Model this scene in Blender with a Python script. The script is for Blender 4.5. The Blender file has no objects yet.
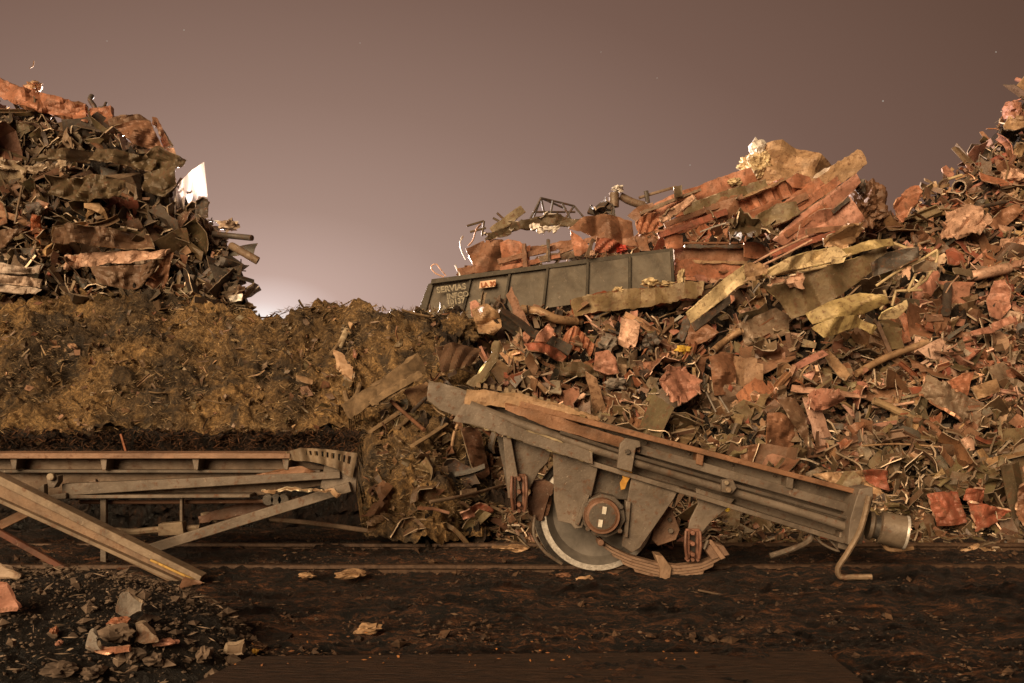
import bpy, math, random
import numpy as np
from mathutils import Vector, Matrix, noise
R = math.radians
# ------------------------------------------------------------------ camera, light, exposure
F, HY, CZ = 900.0, 395.0, 1.6          # focal length in pixels, horizon row, eye height
sc = bpy.context.scene
COL = sc.collection
cam_d = bpy.data.cameras.new('camera'); cam = bpy.data.objects.new('camera', cam_d); COL.objects.link(cam)
cam.location = (0, 0, CZ); cam.rotation_euler = (R(90), 0, 0)
cam_d.sensor_width = 36; cam_d.lens = 36 * F / 1024; cam_d.shift_y = (HY - 341.5) / 1024
cam_d.clip_end = 5000
sc.camera = cam
sc.view_settings.view_transform = 'Standard'; sc.view_settings.look = 'None'
sc.view_settings.exposure = 0.0; sc.view_settings.gamma = 1.0

def srgb(r, g, b):
    f = lambda c: (c / 255 / 12.92) if c / 255 <= 0.04045 else ((c / 255 + 0.055) / 1.055) ** 2.4
    return (f(r), f(g), f(b), 1)

w = bpy.data.worlds.new('World'); sc.world = w; w.use_nodes = True
nt = w.node_tree; nt.nodes.clear()
wo = nt.nodes.new('ShaderNodeOutputWorld'); wb = nt.nodes.new('ShaderNodeBackground')
tc = nt.nodes.new('ShaderNodeTexCoord'); nrm = nt.nodes.new('ShaderNodeVectorMath'); nrm.operation = 'NORMALIZE'
dt = nt.nodes.new('ShaderNodeVectorMath'); dt.operation = 'DOT_PRODUCT'
gd = Vector(((262 - 512) / F * .75, 1, (HY - 318) / F * 1.5)).normalized(); dt.inputs[1].default_value = gd
ac = nt.nodes.new('ShaderNodeMath'); ac.operation = 'ARCCOSINE'
mr = nt.nodes.new('ShaderNodeMapRange'); mr.inputs['From Max'].default_value = R(50)
cr = nt.nodes.new('ShaderNodeValToRGB')
stops = [(0.0, (255, 245, 240)), (0.03, (230, 206, 198)), (0.08, (197, 167, 155)), (0.2, (168, 139, 126)), (0.38, (144, 116, 103)),
         (0.58, (119, 92, 80)), (0.78, (100, 75, 63)), (1.0, (78, 57, 47))]
el = cr.color_ramp.elements
el[0].position = stops[0][0]; el[0].color = srgb(*stops[0][1]); el[1].position = 1.0; el[1].color = srgb(*stops[-1][1])
for p, c in stops[1:-1]:
    e = el.new(p); e.color = srgb(*c)
scl = nt.nodes.new('ShaderNodeVectorMath'); scl.operation = 'MULTIPLY'; scl.inputs[1].default_value = (.75, 1, 1.5)
nt.links.new(tc.outputs['Generated'], scl.inputs[0]); nt.links.new(scl.outputs[0], nrm.inputs[0]); nt.links.new(nrm.outputs[0], dt.inputs[0])
nt.links.new(dt.outputs['Value'], ac.inputs[0]); nt.links.new(ac.outputs[0], mr.inputs['Value'])
nt.links.new(mr.outputs[0], cr.inputs[0]); nt.links.new(cr.outputs[0], wb.inputs[0]); nt.links.new(wb.outputs[0], wo.inputs[0])
wb.inputs[1].default_value = 1.0

sd = bpy.data.lights.new('yard_light', 'SUN'); sd.energy = 4.9; sd.angle = R(38); sd.color = (1.0, 0.71, 0.42)
sun = bpy.data.objects.new('yard_light', sd); COL.objects.link(sun)
az, elv = R(30), R(24)       # light comes from behind the camera, from the left and above
dirv = Vector((math.sin(az) * math.cos(elv), math.cos(az) * math.cos(elv), -math.sin(elv)))
sun.rotation_euler = dirv.to_track_quat('-Z', 'Y').to_euler()

# ------------------------------------------------------------------ helpers
def W(px, py, Y):
    return Vector(((px - 512) * Y / F, Y, CZ + (HY - py) * Y / F))
def smooth(a, b, x):
    t = min(1, max(0, (x - a) / (b - a))); return t * t * (3 - 2 * t)
def lin(pts, x):
    if x <= pts[0][0]: return pts[0][1]
    for (a, va), (b, vb) in zip(pts, pts[1:]):
        if x <= b: return va + (vb - va) * (x - a) / (b - a)
    return pts[-1][1]
def nz(x, y, z=0.0, o=3):
    return noise.fractal(Vector((x, y, z)), 0.9, 2.1, o)

def D_right(px, py):
    k = (py - HY) / F
    s = 1.0
    Y = 12.2 / (s + k)
    return Y + 0.45 * nz(px / 70, py / 55, 3.1) + 0.18 * nz(px / 22, py / 18, 9)
def D_bank(px, py):
    k = (py - HY) / F
    Y = 8.39 / (0.75 + k)
    if py > 432:
        t = smooth(340, 372, px)
        Y = Y * t + 10.6 * (1 - t) + (1 - t) * 0.5 * smooth(432, 445, py)
    return Y + 0.22 * nz(px / 60, py / 40, 1.7)
def D_front(px, py):
    t = smooth(425, 530, px + 25 * nz(px / 40, py / 30, 5))
    return D_bank(px, py) * (1 - t) + D_right(px, py) * t
def D_left(px, py):
    k = (py - HY) / F
    return 16.06 / (1.3 + k) + 0.5 * nz(px / 50, py / 40, 7.7) + 0.2 * nz(px / 18, py / 15, 2)
def D_back(px, py):
    k = (py - HY) / F
    return 16.2 / (1.15 + k) + 0.4 * nz(px / 50, py / 40, 4.4)
C_right = [(430, 312), (480, 308), (560, 312), (620, 300), (690, 288), (740, 262), (800, 240), (860, 228), (890, 218), (900, 208), (930, 185), (960, 165), (985, 140), (1005, 105), (1024, 92), (1100, 40), (1300, 10)]
C_bank = [(-200, 292), (0, 305), (60, 298), (150, 292), (200, 300), (245, 311), (262, 318), (290, 308), (320, 301), (355, 303), (400, 309), (430, 308), (480, 312), (520, 314)]
C_left = [(-200, 40), (-60, 66), (0, 94), (90, 122), (130, 134), (165, 156), (185, 190), (200, 208), (222, 240), (240, 278), (252, 312), (262, 330)]
C_back = [(440, 300), (455, 285), (475, 262), (500, 256), (530, 262), (560, 262), (585, 252), (600, 240), (640, 232), (700, 215), (750, 190), (800, 188), (850, 195), (875, 225), (900, 262), (930, 300)]

# ------------------------------------------------------------------ materials
def new_mat(name):
    m = bpy.data.materials.new(name); m.use_nodes = True
    return m, m.node_tree, m.node_tree.nodes['Principled BSDF']
def N(nt, t, **kw):
    n = nt.nodes.new(t)
    for k, v in kw.items(): setattr(n, k, v)
    return n
def noise_n(nt, vec, scale, detail=6, rough=0.6, dist=0.0):
    n = N(nt, 'ShaderNodeTexNoise'); n.inputs['Scale'].default_value = scale; n.inputs['Detail'].default_value = detail
    n.inputs['Roughness'].default_value = rough; n.inputs['Distortion'].default_value = dist
    if vec: nt.links.new(vec, n.inputs['Vector'])
    return n
def ramp(nt, fac, stops):
    r = N(nt, 'ShaderNodeValToRGB'); e = r.color_ramp.elements
    e[0].position, e[0].color = stops[0][0], (*stops[0][1], 1); e[1].position, e[1].color = stops[-1][0], (*stops[-1][1], 1)
    for p, c in stops[1:-1]:
        x = e.new(p); x.color = (*c, 1)
    nt.links.new(fac, r.inputs[0]); return r
def mix(nt, fac, a, b, mode='MIX'):
    m = N(nt, 'ShaderNodeMix', data_type='RGBA', blend_type=mode)
    if isinstance(fac, (int, float)): m.inputs[0].default_value = fac
    else: nt.links.new(fac, m.inputs[0])
    for i, v in ((6, a), (7, b)):
        if isinstance(v, tuple): m.inputs[i].default_value = (*v[:3], 1)
        else: nt.links.new(v, m.inputs[i])
    return m.outputs[2]
def objvec(nt):
    t = N(nt, 'ShaderNodeTexCoord'); oi = N(nt, 'ShaderNodeObjectInfo')
    m = N(nt, 'ShaderNodeMath', operation='MULTIPLY'); m.inputs[1].default_value = 60
    nt.links.new(oi.outputs['Random'], m.inputs[0])
    a = N(nt, 'ShaderNodeVectorMath', operation='ADD'); nt.links.new(t.outputs['Object'], a.inputs[0]); nt.links.new(m.outputs[0], a.inputs[1])
    return a.outputs[0]
def bump(nt, bs, h, strength, dist):
    b = N(nt, 'ShaderNodeBump'); b.inputs['Strength'].default_value = strength; b.inputs['Distance'].default_value = dist
    nt.links.new(h, b.inputs['Height']); nt.links.new(b.outputs[0], bs.inputs['Normal']); return b

def scrap_mat(name, rust=0.5, edge=False, rough=(0.38, 0.7), metal=0.12, bmp=0.4):
    m, nt, bs = new_mat(name)
    v = objvec(nt); at = N(nt, 'ShaderNodeAttribute', attribute_name='col')
    n1 = noise_n(nt, v, 2.6, 8, 0.65, 0.6); n2 = noise_n(nt, v, 14, 6, 0.7); n3 = noise_n(nt, v, 55, 4, 0.7)
    r1 = ramp(nt, n1.outputs[0], [(0.3, (0.5, 0.46, 0.43)), (0.7, (1.6, 1.6, 1.6))])
    c = mix(nt, 1.0, at.outputs['Color'], r1.outputs[0], 'MULTIPLY')
    rf = ramp(nt, n2.outputs[0], [(0.60 - 0.16 * rust, (0, 0, 0)), (0.68 - 0.1 * rust, (1, 1, 1))])
    rr = ramp(nt, n3.outputs[0], [(0.3, (0.05, 0.022, 0.012)), (0.7, (0.20, 0.082, 0.035))])
    k = N(nt, 'ShaderNodeMath', operation='MULTIPLY'); k.inputs[1].default_value = 0.75; nt.links.new(rf.outputs[0], k.inputs[0])
    c = mix(nt, k.outputs[0], c, rr.outputs[0])
    # chips and scratches of pale primer
    n4 = noise_n(nt, v, 30, 5, 0.75, 1.5); ch = ramp(nt, n4.outputs[0], [(0.625, (0, 0, 0)), (0.66, (0.6, 0.6, 0.6))])
    c = mix(nt, ch.outputs[0], c, (0.42, 0.33, 0.25) if not edge else (0.6, 0.5, 0.4))
    # dust settled on upward faces of the sheet pattern
    nd = noise_n(nt, v, 6, 5, 0.6); dd = ramp(nt, nd.outputs[0], [(0.5, (0, 0, 0)), (0.85, (0.5, 0.5, 0.5))])
    c = mix(nt, dd.outputs[0], c, (0.13, 0.095, 0.06))
    nt.links.new(c, bs.inputs['Base Color'])
    ro = N(nt, 'ShaderNodeMapRange'); nt.links.new(n2.outputs[0], ro.inputs[0]); ro.inputs[1].default_value = 0.3; ro.inputs[2].default_value = 0.7
    ro.inputs[3].default_value = rough[0]; ro.inputs[4].default_value = rough[1]; nt.links.new(ro.outputs[0], bs.inputs['Roughness'])
    bs.inputs['Metallic'].default_value = metal
    hs = N(nt, 'ShaderNodeMath', operation='MULTIPLY_ADD'); nt.links.new(n1.outputs[0], hs.inputs[0]); hs.inputs[1].default_value = 1.0; nt.links.new(n2.outputs[0], hs.inputs[2])
    bump(nt, bs, hs.outputs[0], bmp, 0.022)
    return m
M_SCRAP = scrap_mat('painted_scrap')
M_EDGE = scrap_mat('torn_edge', rust=-0.1, edge=True, rough=(0.25, 0.5), metal=0.3)
M_STEEL = scrap_mat('dusty_steel', rust=0.3, rough=(0.42, 0.7), metal=0.1, bmp=0.35)
M_WAGON = scrap_mat('wagon_paint', rust=-0.15, rough=(0.5, 0.75), bmp=0.1)

def simple_mat(name, c1, c2, scale=12, rough=0.7, metal=0.0, bumpd=0.01, stretch=(1, 1, 1), bs_=0.6):
    m, nt, bs = new_mat(name); v = objvec(nt)
    mp = N(nt, 'ShaderNodeMapping'); mp.inputs['Scale'].default_value = stretch; nt.links.new(v, mp.inputs[0])
    n1 = noise_n(nt, mp.outputs[0], scale, 8, 0.65, 0.3); r = ramp(nt, n1.outputs[0], [(0.32, c1), (0.68, c2)])
    nt.links.new(r.outputs[0], bs.inputs['Base Color']); bs.inputs['Roughness'].default_value = rough; bs.inputs['Metallic'].default_value = metal
    bump(nt, bs, n1.outputs[0], bs_, bumpd); return m
M_WOOD = simple_mat('weathered_wood', (0.10, 0.065, 0.035), (0.30, 0.20, 0.11), 9, 0.85, 0, 0.02, (1, 1, 1))
M_SILVER = simple_mat('worn_steel_rim', (0.35, 0.31, 0.27), (0.8, 0.75, 0.68), 30, 0.38, 0.3, 0.003)
M_DARK = simple_mat('greasy_iron', (0.035, 0.03, 0.027), (0.10, 0.085, 0.07), 14, 0.5, 0.3, 0.006)
M_DISH = simple_mat('wheel_dish_steel', (0.10, 0.088, 0.075), (0.21, 0.185, 0.16), 6, 0.45, 0.2, 0.004)
M_WHITE = simple_mat('white_mark_paint', (0.55, 0.50, 0.42), (0.8, 0.75, 0.66), 20, 0.6)
M_YELLOW = simple_mat('yellow_mark_paint', (0.35, 0.16, 0.02), (0.62, 0.33, 0.06), 16, 0.6)
M_STONE = simple_mat('rubble_stone', (0.05, 0.034, 0.024), (0.22, 0.155, 0.11), 5, 0.85, 0, 0.02)
M_RAIL = simple_mat('rusty_rail', (0.03, 0.016, 0.01), (0.13, 0.075, 0.045), 20, 0.6, 0.3, 0.004)

def mulch():
    m, nt, bs = new_mat('shredded_mulch'); t = N(nt, 'ShaderNodeTexCoord'); v = t.outputs['Object']
    n1 = noise_n(nt, v, 0.75, 6, 0.6, 0.5); n2 = noise_n(nt, v, 9, 8, 0.75, 1.2); n3 = noise_n(nt, v, 38, 6, 0.8, 0.8)
    a = ramp(nt, n2.outputs[0], [(0.3, (0.07, 0.048, 0.027)), (0.48, (0.23, 0.155, 0.08)), (0.64, (0.58, 0.41, 0.215))])
    b = ramp(nt, n1.outputs[0], [(0.42, (0.36, 0.34, 0.35)), (0.56, (1.6, 1.42, 1.15))])
    c = mix(nt, 1.0, a.outputs[0], b.outputs[0], 'MULTIPLY')
    n5 = noise_n(nt, v, 1.7, 5, 0.6, 0.8); gr = ramp(nt, n5.outputs[0], [(0.52, (0, 0, 0)), (0.62, (.8, .8, .8))]); c = mix(nt, gr.outputs[0], c, (0.085, 0.066, 0.05))
    f = ramp(nt, n3.outputs[0], [(0.3, (0.35, 0.35, 0.35)), (0.7, (1.6, 1.6, 1.6))]); c = mix(nt, 1.0, c, f.outputs[0], 'MULTIPLY')
    nt.links.new(c, bs.inputs['Base Color']); bs.inputs['Roughness'].default_value = 0.95
    hs = N(nt, 'ShaderNodeMath', operation='ADD'); nt.links.new(n2.outputs[0], hs.inputs[0]); nt.links.new(n3.outputs[0], hs.inputs[1])
    bump(nt, bs, hs.outputs[0], 1.0, 0.1); return m
M_MULCH = mulch()
def soil(name, dark, light, speck, stretch, s1=1.6):
    m, nt, bs = new_mat(name); t = N(nt, 'ShaderNodeTexCoord')
    mp = N(nt, 'ShaderNodeMapping'); mp.inputs['Scale'].default_value = stretch; nt.links.new(t.outputs['Object'], mp.inputs[0]); v = mp.outputs[0]
    n1 = noise_n(nt, v, s1, 8, 0.7, 0.4); n2 = noise_n(nt, v, 13, 10, 0.82, 0.7); n3 = noise_n(nt, t.outputs['Object'], 42, 6, 0.8)
    r = ramp(nt, n2.outputs[0], [(0.47, dark), (0.56, tuple((a + b) / 3.6 for a, b in zip(dark, light))), (0.66, light)])
    g = ramp(nt, n1.outputs[0], [(0.42, (0.16, 0.13, 0.12)), (0.60, (1.3, 1.2, 1.1))])
    c = mix(nt, 1.0, r.outputs[0], g.outputs[0], 'MULTIPLY')
    sp = ramp(nt, n3.outputs[0], [(0.62, (0, 0, 0)), (0.68, (0.6, 0.6, 0.6))])
    c = mix(nt, sp.outputs[0], c, speck)
    nt.links.new(c, bs.inputs['Base Color']); rr_ = N(nt, 'ShaderNodeMapRange'); nt.links.new(n1.outputs[0], rr_.inputs[0]); rr_.inputs[1].default_value = .35; rr_.inputs[2].default_value = .65; rr_.inputs[3].default_value = .3; rr_.inputs[4].default_value = .85; nt.links.new(rr_.outputs[0], bs.inputs['Roughness'])
    hs = N(nt, 'ShaderNodeMath', operation='ADD'); nt.links.new(n2.outputs[0], hs.inputs[0]); nt.links.new(n3.outputs[0], hs.inputs[1])
    bump(nt, bs, hs.outputs[0], 1.0, 0.05); return m
M_GROUND = soil('trampled_dark_soil', (0.002, 0.001, 0.0008), (0.36, 0.155, 0.068), (0.34, 0.19, 0.10), (0.3, 1.6, 1), 2.2)
M_BANK_DIM = soil('dimmed_bank_earth', (0.012, 0.005, 0.003), (0.11, 0.045, 0.016), (0.12, 0.06, 0.03), (1.5, 1, 0.7))  # same bank earth, with the dimmer light of its lower band put into the colour
M_BASE = soil('heap_core_rust', (0.03, 0.018, 0.011), (0.16, 0.095, 0.055), (0.14, 0.09, 0.05), (1, 1, 1))
M_GRAVEL = soil('dark_gravel_soil', (0.012, 0.008, 0.006), (0.10, 0.072, 0.052), (0.14, 0.10, 0.075), (1, 1, 1))

# palette: name -> base colour
PAL = {
 'rust brown': (0.215, 0.105, 0.06), 'dark brown': (0.125, 0.073, 0.044), 'orange': (0.32, 0.13, 0.072),
 'salmon': (0.38, 0.18, 0.125), 'brick red': (0.27, 0.085, 0.05), 'grey brown': (0.20, 0.143, 0.098), 'charcoal': (0.075, 0.062, 0.052),
 'olive': (0.16, 0.118, 0.062), 'dark olive': (0.095, 0.068, 0.037), 'tan': (0.36, 0.23, 0.13), 'cream': (0.57, 0.45, 0.26),
 'pale pink': (0.50, 0.31, 0.22), 'grey': (0.20, 0.175, 0.15), 'yellow': (0.38, 0.29, 0.13), 'white': (0.78, 0.74, 0.68)}
EDGE_OF = {'orange': (0.62, 0.36, 0.24), 'salmon': (0.66, 0.42, 0.32), 'brick red': (0.55, 0.34, 0.24)}

# ------------------------------------------------------------------ mesh building
class MB:
    def __init__(s): s.v = []; s.f = []; s.m = []; s.c = []
    def add(s, V, Fs, mi=0, col=(0.2, 0.2, 0.2)):
        o = len(s.v); s.v += [tuple(p) for p in V]
        for i, f in enumerate(Fs):
            s.f.append(tuple(a + o for a in f)); s.m.append(mi[i] if isinstance(mi, list) else mi)
            s.c.append(col[i] if isinstance(col, list) else col)
    def merge(s, o, M=None):
        n = len(s.v)
        s.v += [tuple(M @ Vector(p)) for p in o.v] if M else o.v
        s.f += [tuple(a + n for a in f) for f in o.f]; s.m += o.m; s.c += o.c
    def box(s, M, sx, sy, sz, mi=0, col=(0.2,) * 3):
        V = [M @ Vector((x * sx / 2, y * sy / 2, z * sz / 2)) for x in (-1, 1) for y in (-1, 1) for z in (-1, 1)]
        s.add(V, [(0, 1, 3, 2), (4, 6, 7, 5), (0, 4, 5, 1), (2, 3, 7, 6), (0, 2, 6, 4), (1, 5, 7, 3)], mi, col)
    def tube(s, pts, r, n=8, mi=0, col=(0.2,) * 3, caps=True, hollow=0, flat=1.0, capmi=None):
        pts = [Vector(p) for p in pts]; rings = []
        up = Vector((0.13, 0.21, 1)).normalized()
        for i, p in enumerate(pts):
            t = (pts[min(i + 1, len(pts) - 1)] - pts[max(i - 1, 0)]).normalized()
            if abs(t.dot(up)) > 0.95: up = Vector((1, 0.1, 0))
            a = t.cross(up).normalized(); b = a.cross(t).normalized()
            rr = r[i] if isinstance(r, (list, tuple)) else r
            rings.append([p + a * math.cos(2 * math.pi * k / n) * rr + b * math.sin(2 * math.pi * k / n) * rr * flat for k in range(n)])
        V = [q for g in rings for q in g]; Fs = []
        for i in range(len(pts) - 1):
            for k in range(n):
                k2 = (k + 1) % n; Fs.append((i * n + k, i * n + k2, (i + 1) * n + k2, (i + 1) * n + k))
        mm = [mi] * len(Fs)
        if hollow:
            o = len(V); m = len(pts)
            for g, p in zip(rings, pts): V += [p + (q - p) * hollow for q in g]
            for i in range(m - 1):
                for k in range(n):
                    k2 = (k + 1) % n; Fs.append((o + i * n + k, o + (i + 1) * n + k, o + (i + 1) * n + k2, o + i * n + k2)); mm.append(mi)
            for e in (0, m - 1):
                for k in range(n):
                    k2 = (k + 1) % n; Fs.append((e * n + k, o + e * n + k, o + e * n + k2, e * n + k2) if e else (e * n + k, e * n + k2, o + e * n + k2, o + e * n + k)); mm.append(1 if capmi is None else capmi)
        elif caps:
            Fs.append(tuple(reversed(range(n)))); Fs.append(tuple((len(pts) - 1) * n + k for k in range(n))); mm += [mi, mi]
        s.add(V, Fs, mm, [col if q == mi else EDGE for q in mm])
    def prism(s, poly, Y, d, mi=0, col=(0.2,) * 3, em=None):
        """outline (px,py) at distance Y, extruded d metres away from the camera at constant size"""
        n = len(poly); Fr = [W(x, y, Y) for x, y in poly]; Bk = [p + Vector((0, d, 0)) for p in Fr]
        Fs = [tuple(range(n)), tuple(reversed(range(n, 2 * n)))] + [(i, i + n, (i + 1) % n + n, (i + 1) % n) for i in range(n)]
        em = mi if em is None else em
        s.add(Fr + Bk, Fs, [mi, mi] + [em] * n, [col, col] + [EDGE if em != mi else col] * n)
EDGE = (0.40, 0.32, 0.25)

def mkobj(name, mb, mats, loc=None, parent=None, smooth_angle=35, rot=None):
    """loc: world origin of the mesh (verts of mb are in world space unless rot given -> local)"""
    me = bpy.data.meshes.new(name)
    V = np.array(mb.v, dtype=np.float64)
    if rot is None:
        if loc is None:
            loc = Vector(((V[:, 0].min() + V[:, 0].max()) / 2, (V[:, 1].min() + V[:, 1].max()) / 2, V[:, 2].min()))
        V = V - np.array(loc)
    me.from_pydata(V.tolist(), [], mb.f)
    for m in mats: me.materials.append(m)
    me.polygons.foreach_set('material_index', mb.m)
    at = me.attributes.new('col', 'FLOAT_COLOR', 'CORNER')
    cc = np.ones((len(me.loops), 4), dtype=np.float32); tot = np.zeros(len(me.polygons), dtype=np.int32); me.polygons.foreach_get('loop_total', tot)
    cc[:, :3] = np.repeat(np.array(mb.c, dtype=np.float32), tot, axis=0); at.data.foreach_set('color', cc.ravel())
    if smooth_angle:
        me.shade_smooth(); me.set_sharp_from_angle(angle=R(smooth_angle))
    me.update()
    o = bpy.data.objects.new(name, me); COL.objects.link(o)
    if parent is not None:
        o.parent = parent; o.location = Vector(loc) - WL[parent.name]
    else:
        o.location = loc
        if rot is not None: o.rotation_euler = rot.to_euler()
    WL[o.name] = Vector(loc)
    return o
WL = {}
def tag(o, label, cat, group=None, kind=None):
    if label: o['label'] = label
    if cat: o['category'] = cat
    if group: o['group'] = group
    if kind or cat: o['kind'] = kind or 'thing'
    return o
def empty(name, loc, label, cat, group=None):
    o = bpy.data.objects.new(name, None); COL.objects.link(o); o.location = loc; o.empty_display_size = 0.2
    WL[o.name] = Vector(loc); return tag(o, label, cat, group)

def grid_sheet(P, nu, nv, th, col, edgecol, miss=None, N0=None, back=None):
    """P[j][i] -> solidified sheet MB"""
    mb = MB(); P = np.array(P)                                   # nv x nu x 3
    gu = np.gradient(P, axis=1); gv = np.gradient(P, axis=0); nn = np.cross(gu, gv); nn /= np.linalg.norm(nn, axis=2, keepdims=True) + 1e-9
    A = (P + nn * th / 2).reshape(-1, 3); B = (P - nn * th / 2).reshape(-1, 3)
    n = nu * nv; Fs = []; mi = []; cs = []
    miss = miss or set(); ok = lambda i, j: 0 <= i < nu - 1 and 0 <= j < nv - 1 and (i, j) not in miss
    for j in range(nv - 1):
        for i in range(nu - 1):
            if not ok(i, j): continue
            a, b, c, d = j * nu + i, j * nu + i + 1, (j + 1) * nu + i + 1, (j + 1) * nu + i
            Fs.append((a, b, c, d)); Fs.append((d + n, c + n, b + n, a + n)); mi += [0, 0]; cs += [col, back or col]
            for (di, dj, p, q) in ((0, -1, a, b), (1, 0, b, c), (0, 1, c, d), (-1, 0, d, a)):
                if not ok(i + di, j + dj):
                    Fs.append((q, p, p + n, q + n)); mi.append(1); cs.append(edgecol)
    mb.add(np.vstack([A, B]), Fs, mi, cs); return mb

def polyline(pts, n):
    pts = [np.array(p, dtype=float) for p in pts]; L = [0]
    for a, b in zip(pts, pts[1:]): L.append(L[-1] + np.linalg.norm((b - a)[:2]))
    out = []
    for k in range(n):
        t = L[-1] * k / (n - 1); i = 0
        while i < len(L) - 2 and t > L[i + 1]: i += 1
        u = (t - L[i]) / max(1e-9, L[i + 1] - L[i]); out.append(pts[i] * (1 - u) + pts[i + 1] * u)
    return out
HERO = []; ZONES = []      # (px, py, landmark phrase)
rg = random.Random(11)
def sheet(name, label, cat, top, bot, col, dep, nu=None, nv=None, amp=0.03, th=0.02, jag=0.004, freq=3.0, lm=None, edge=None, mats=None, holes=0, group=None, parent=None, rib=0, back=None, folds=0):
    """curved/crumpled plate between two outlines given as (px,py[,dY]); dep: number or depth function"""
    top = [(p[0], p[1], p[2] if len(p) > 2 else 0) for p in top]; bot = [(p[0], p[1], p[2] if len(p) > 2 else 0) for p in bot]
    allp = top + bot; cx = sum(p[0] for p in allp) / len(allp); cy = sum(p[1] for p in allp) / len(allp)
    wpx = max(p[0] for p in allp) - min(p[0] for p in allp); hpx = max(p[1] for p in allp) - min(p[1] for p in allp)
    nu = nu or max(7, min(60, int(max(wpx, hpx) / 1.6))); nv = nv or max(5, min(22, int(min(wpx, hpx) / 1.8) + 1))
    T = polyline(top, nu); B = polyline(bot, nu); P = []; sd_ = rg.random() * 90; facets = []
    for k in range(5):
        a = rg.uniform(0, math.pi); facets.append((math.cos(a), math.sin(a), rg.uniform(.5, 1.1) * (1 + k * .55), rg.random(), 1 / (1 + k * .5)))
    for j in range(nv):
        row = []
        for i in range(nu):
            v = j / (nv - 1); q = T[i] * (1 - v) + B[i] * v
            d = dep(q[0], q[1]) if callable(dep) else dep
            if callable(dep): d = 0.5 * d + 0.5 * dep(cx, cy)
            p = W(q[0], q[1], d + q[2])
            bd = (i in (0, nu - 1)) or (j in (0, nv - 1))
            s = p * freq
            fa = sum(wk * abs(((p.x * cx_ + p.z * cz_) * fk + ph) % 1 * 2 - 1) for cx_, cz_, fk, ph, wk in facets)
            p = p + Vector((0, -1, 0.03)) * (fa * amp * 2.2 + nz(s.x + sd_, s.z, 1.1, 3) * amp * 0.3)
            if folds: p.y += folds * abs(((i / (nu - 1)) * 3 + v + sd_) % 1 - 0.5)
            if rib: p.y -= rib * (1 if int(i * 5 / nu * 2) % 2 else 0)
            if bd and jag: p += (noise.noise_vector(p * 5 + Vector((sd_, 0, 0))) + noise.noise_vector(p * 17) * .5) * jag * 3
            row.append(tuple(p))
        P.append(row)
    miss = set()
    for _ in range(holes):
        e = rg.choice(((rg.randrange(nu - 1), 0), (rg.randrange(nu - 1), nv - 2), (0, rg.randrange(nv - 1)), (nu - 2, rg.randrange(nv - 1)))); miss.add(e)
    c = PAL[col] if isinstance(col, str) else col
    ec = edge or EDGE_OF.get(col if isinstance(col, str) else '', (0.36, 0.28, 0.2))
    mb = grid_sheet(P, nu, nv, th, c, ec, miss, back=back)
    o = mkobj(name, mb, mats or [M_SCRAP, M_EDGE], parent=parent, smooth_angle=11)
    if parent is None:
        tag(o, label, cat, group); ZONES.append((cx, cy, wpx * .42, hpx * .42))
        if lm: HERO.append((cx, cy, lm))
    return o
def rod(name, label, cat, pts, wpx, col, dep, n=8, mats=None, lm=None, hollow=0, group=None, parent=None, flat=1.0, edge=None):
    P = []
    for p in pts:
        d = (dep(p[0], p[1]) if callable(dep) else dep) + (p[2] if len(p) > 2 else 0); P.append(W(p[0], p[1], d))
    ym = sum(p.y for p in P) / len(P); r = wpx / 2 * ym / F
    if len(P) > 2:   # smooth
        Q = []
        for i in range(len(P) - 1):
            p0, p1, p2, p3 = P[max(i - 1, 0)], P[i], P[i + 1], P[min(i + 2, len(P) - 1)]
            for k in range(4):
                t = k / 4; Q.append(0.5 * ((2 * p1) + (p2 - p0) * t + (2 * p0 - 5 * p1 + 4 * p2 - p3) * t * t + (3 * p1 - p0 - 3 * p2 + p3) * t ** 3))
        Q.append(P[-1]); P = Q
    mb = MB(); c = PAL[col] if isinstance(col, str) else col
    mb.tube(P, r, n, 0, c, hollow=hollow, flat=flat)
    o = mkobj(name, mb, mats or [M_SCRAP, M_EDGE], parent=parent, smooth_angle=40)
    if parent is None:
        tag(o, label, cat, group)
        if lm: HERO.append((sum(p[0] for p in pts) / len(pts), sum(p[1] for p in pts) / len(pts), lm))
    return o
def lump(name, label, cat, c, rx, ry, col, dep, rz=None, lm=None, amp=0.5, sub=3, mats=None, freq=2.0, group=None, seed=None):
    import bmesh
    d = dep(*c) if callable(dep) else dep
    ctr = W(c[0], c[1], d); k = d / F; ax, az_ = rx * k, ry * k; ay = rz or (ax + az_) / 2
    bm = bmesh.new(); bmesh.ops.create_icosphere(bm, subdivisions=sub, radius=1); sd_ = seed if seed is not None else rg.random() * 99
    V = []
    for v in bm.verts:
        p = v.co; q = p * freq + Vector((sd_, 0, 0))
        f = 1 + amp * (nz(q.x, q.y, q.z, 3)) - amp * 0.7 * abs(noise.noise(q * 2.3))
        cell = noise.cell_vector(q * 1.4) * 0.12 * amp
        V.append(ctr + Vector((p.x * ax * f, p.y * ay * f, p.z * az_ * f)) + cell * ax)
    Fs = [tuple(x.index for x in f.verts) for f in bm.faces]; bm.free()
    mb = MB(); mb.add(V, Fs, 0, PAL[col] if isinstance(col, str) else col)
    o = mkobj(name, mb, mats or [M_SCRAP], smooth_angle=22)
    tag(o, label, cat, group)
    if lm: HERO.append((c[0], c[1], lm))
    return o

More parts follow.
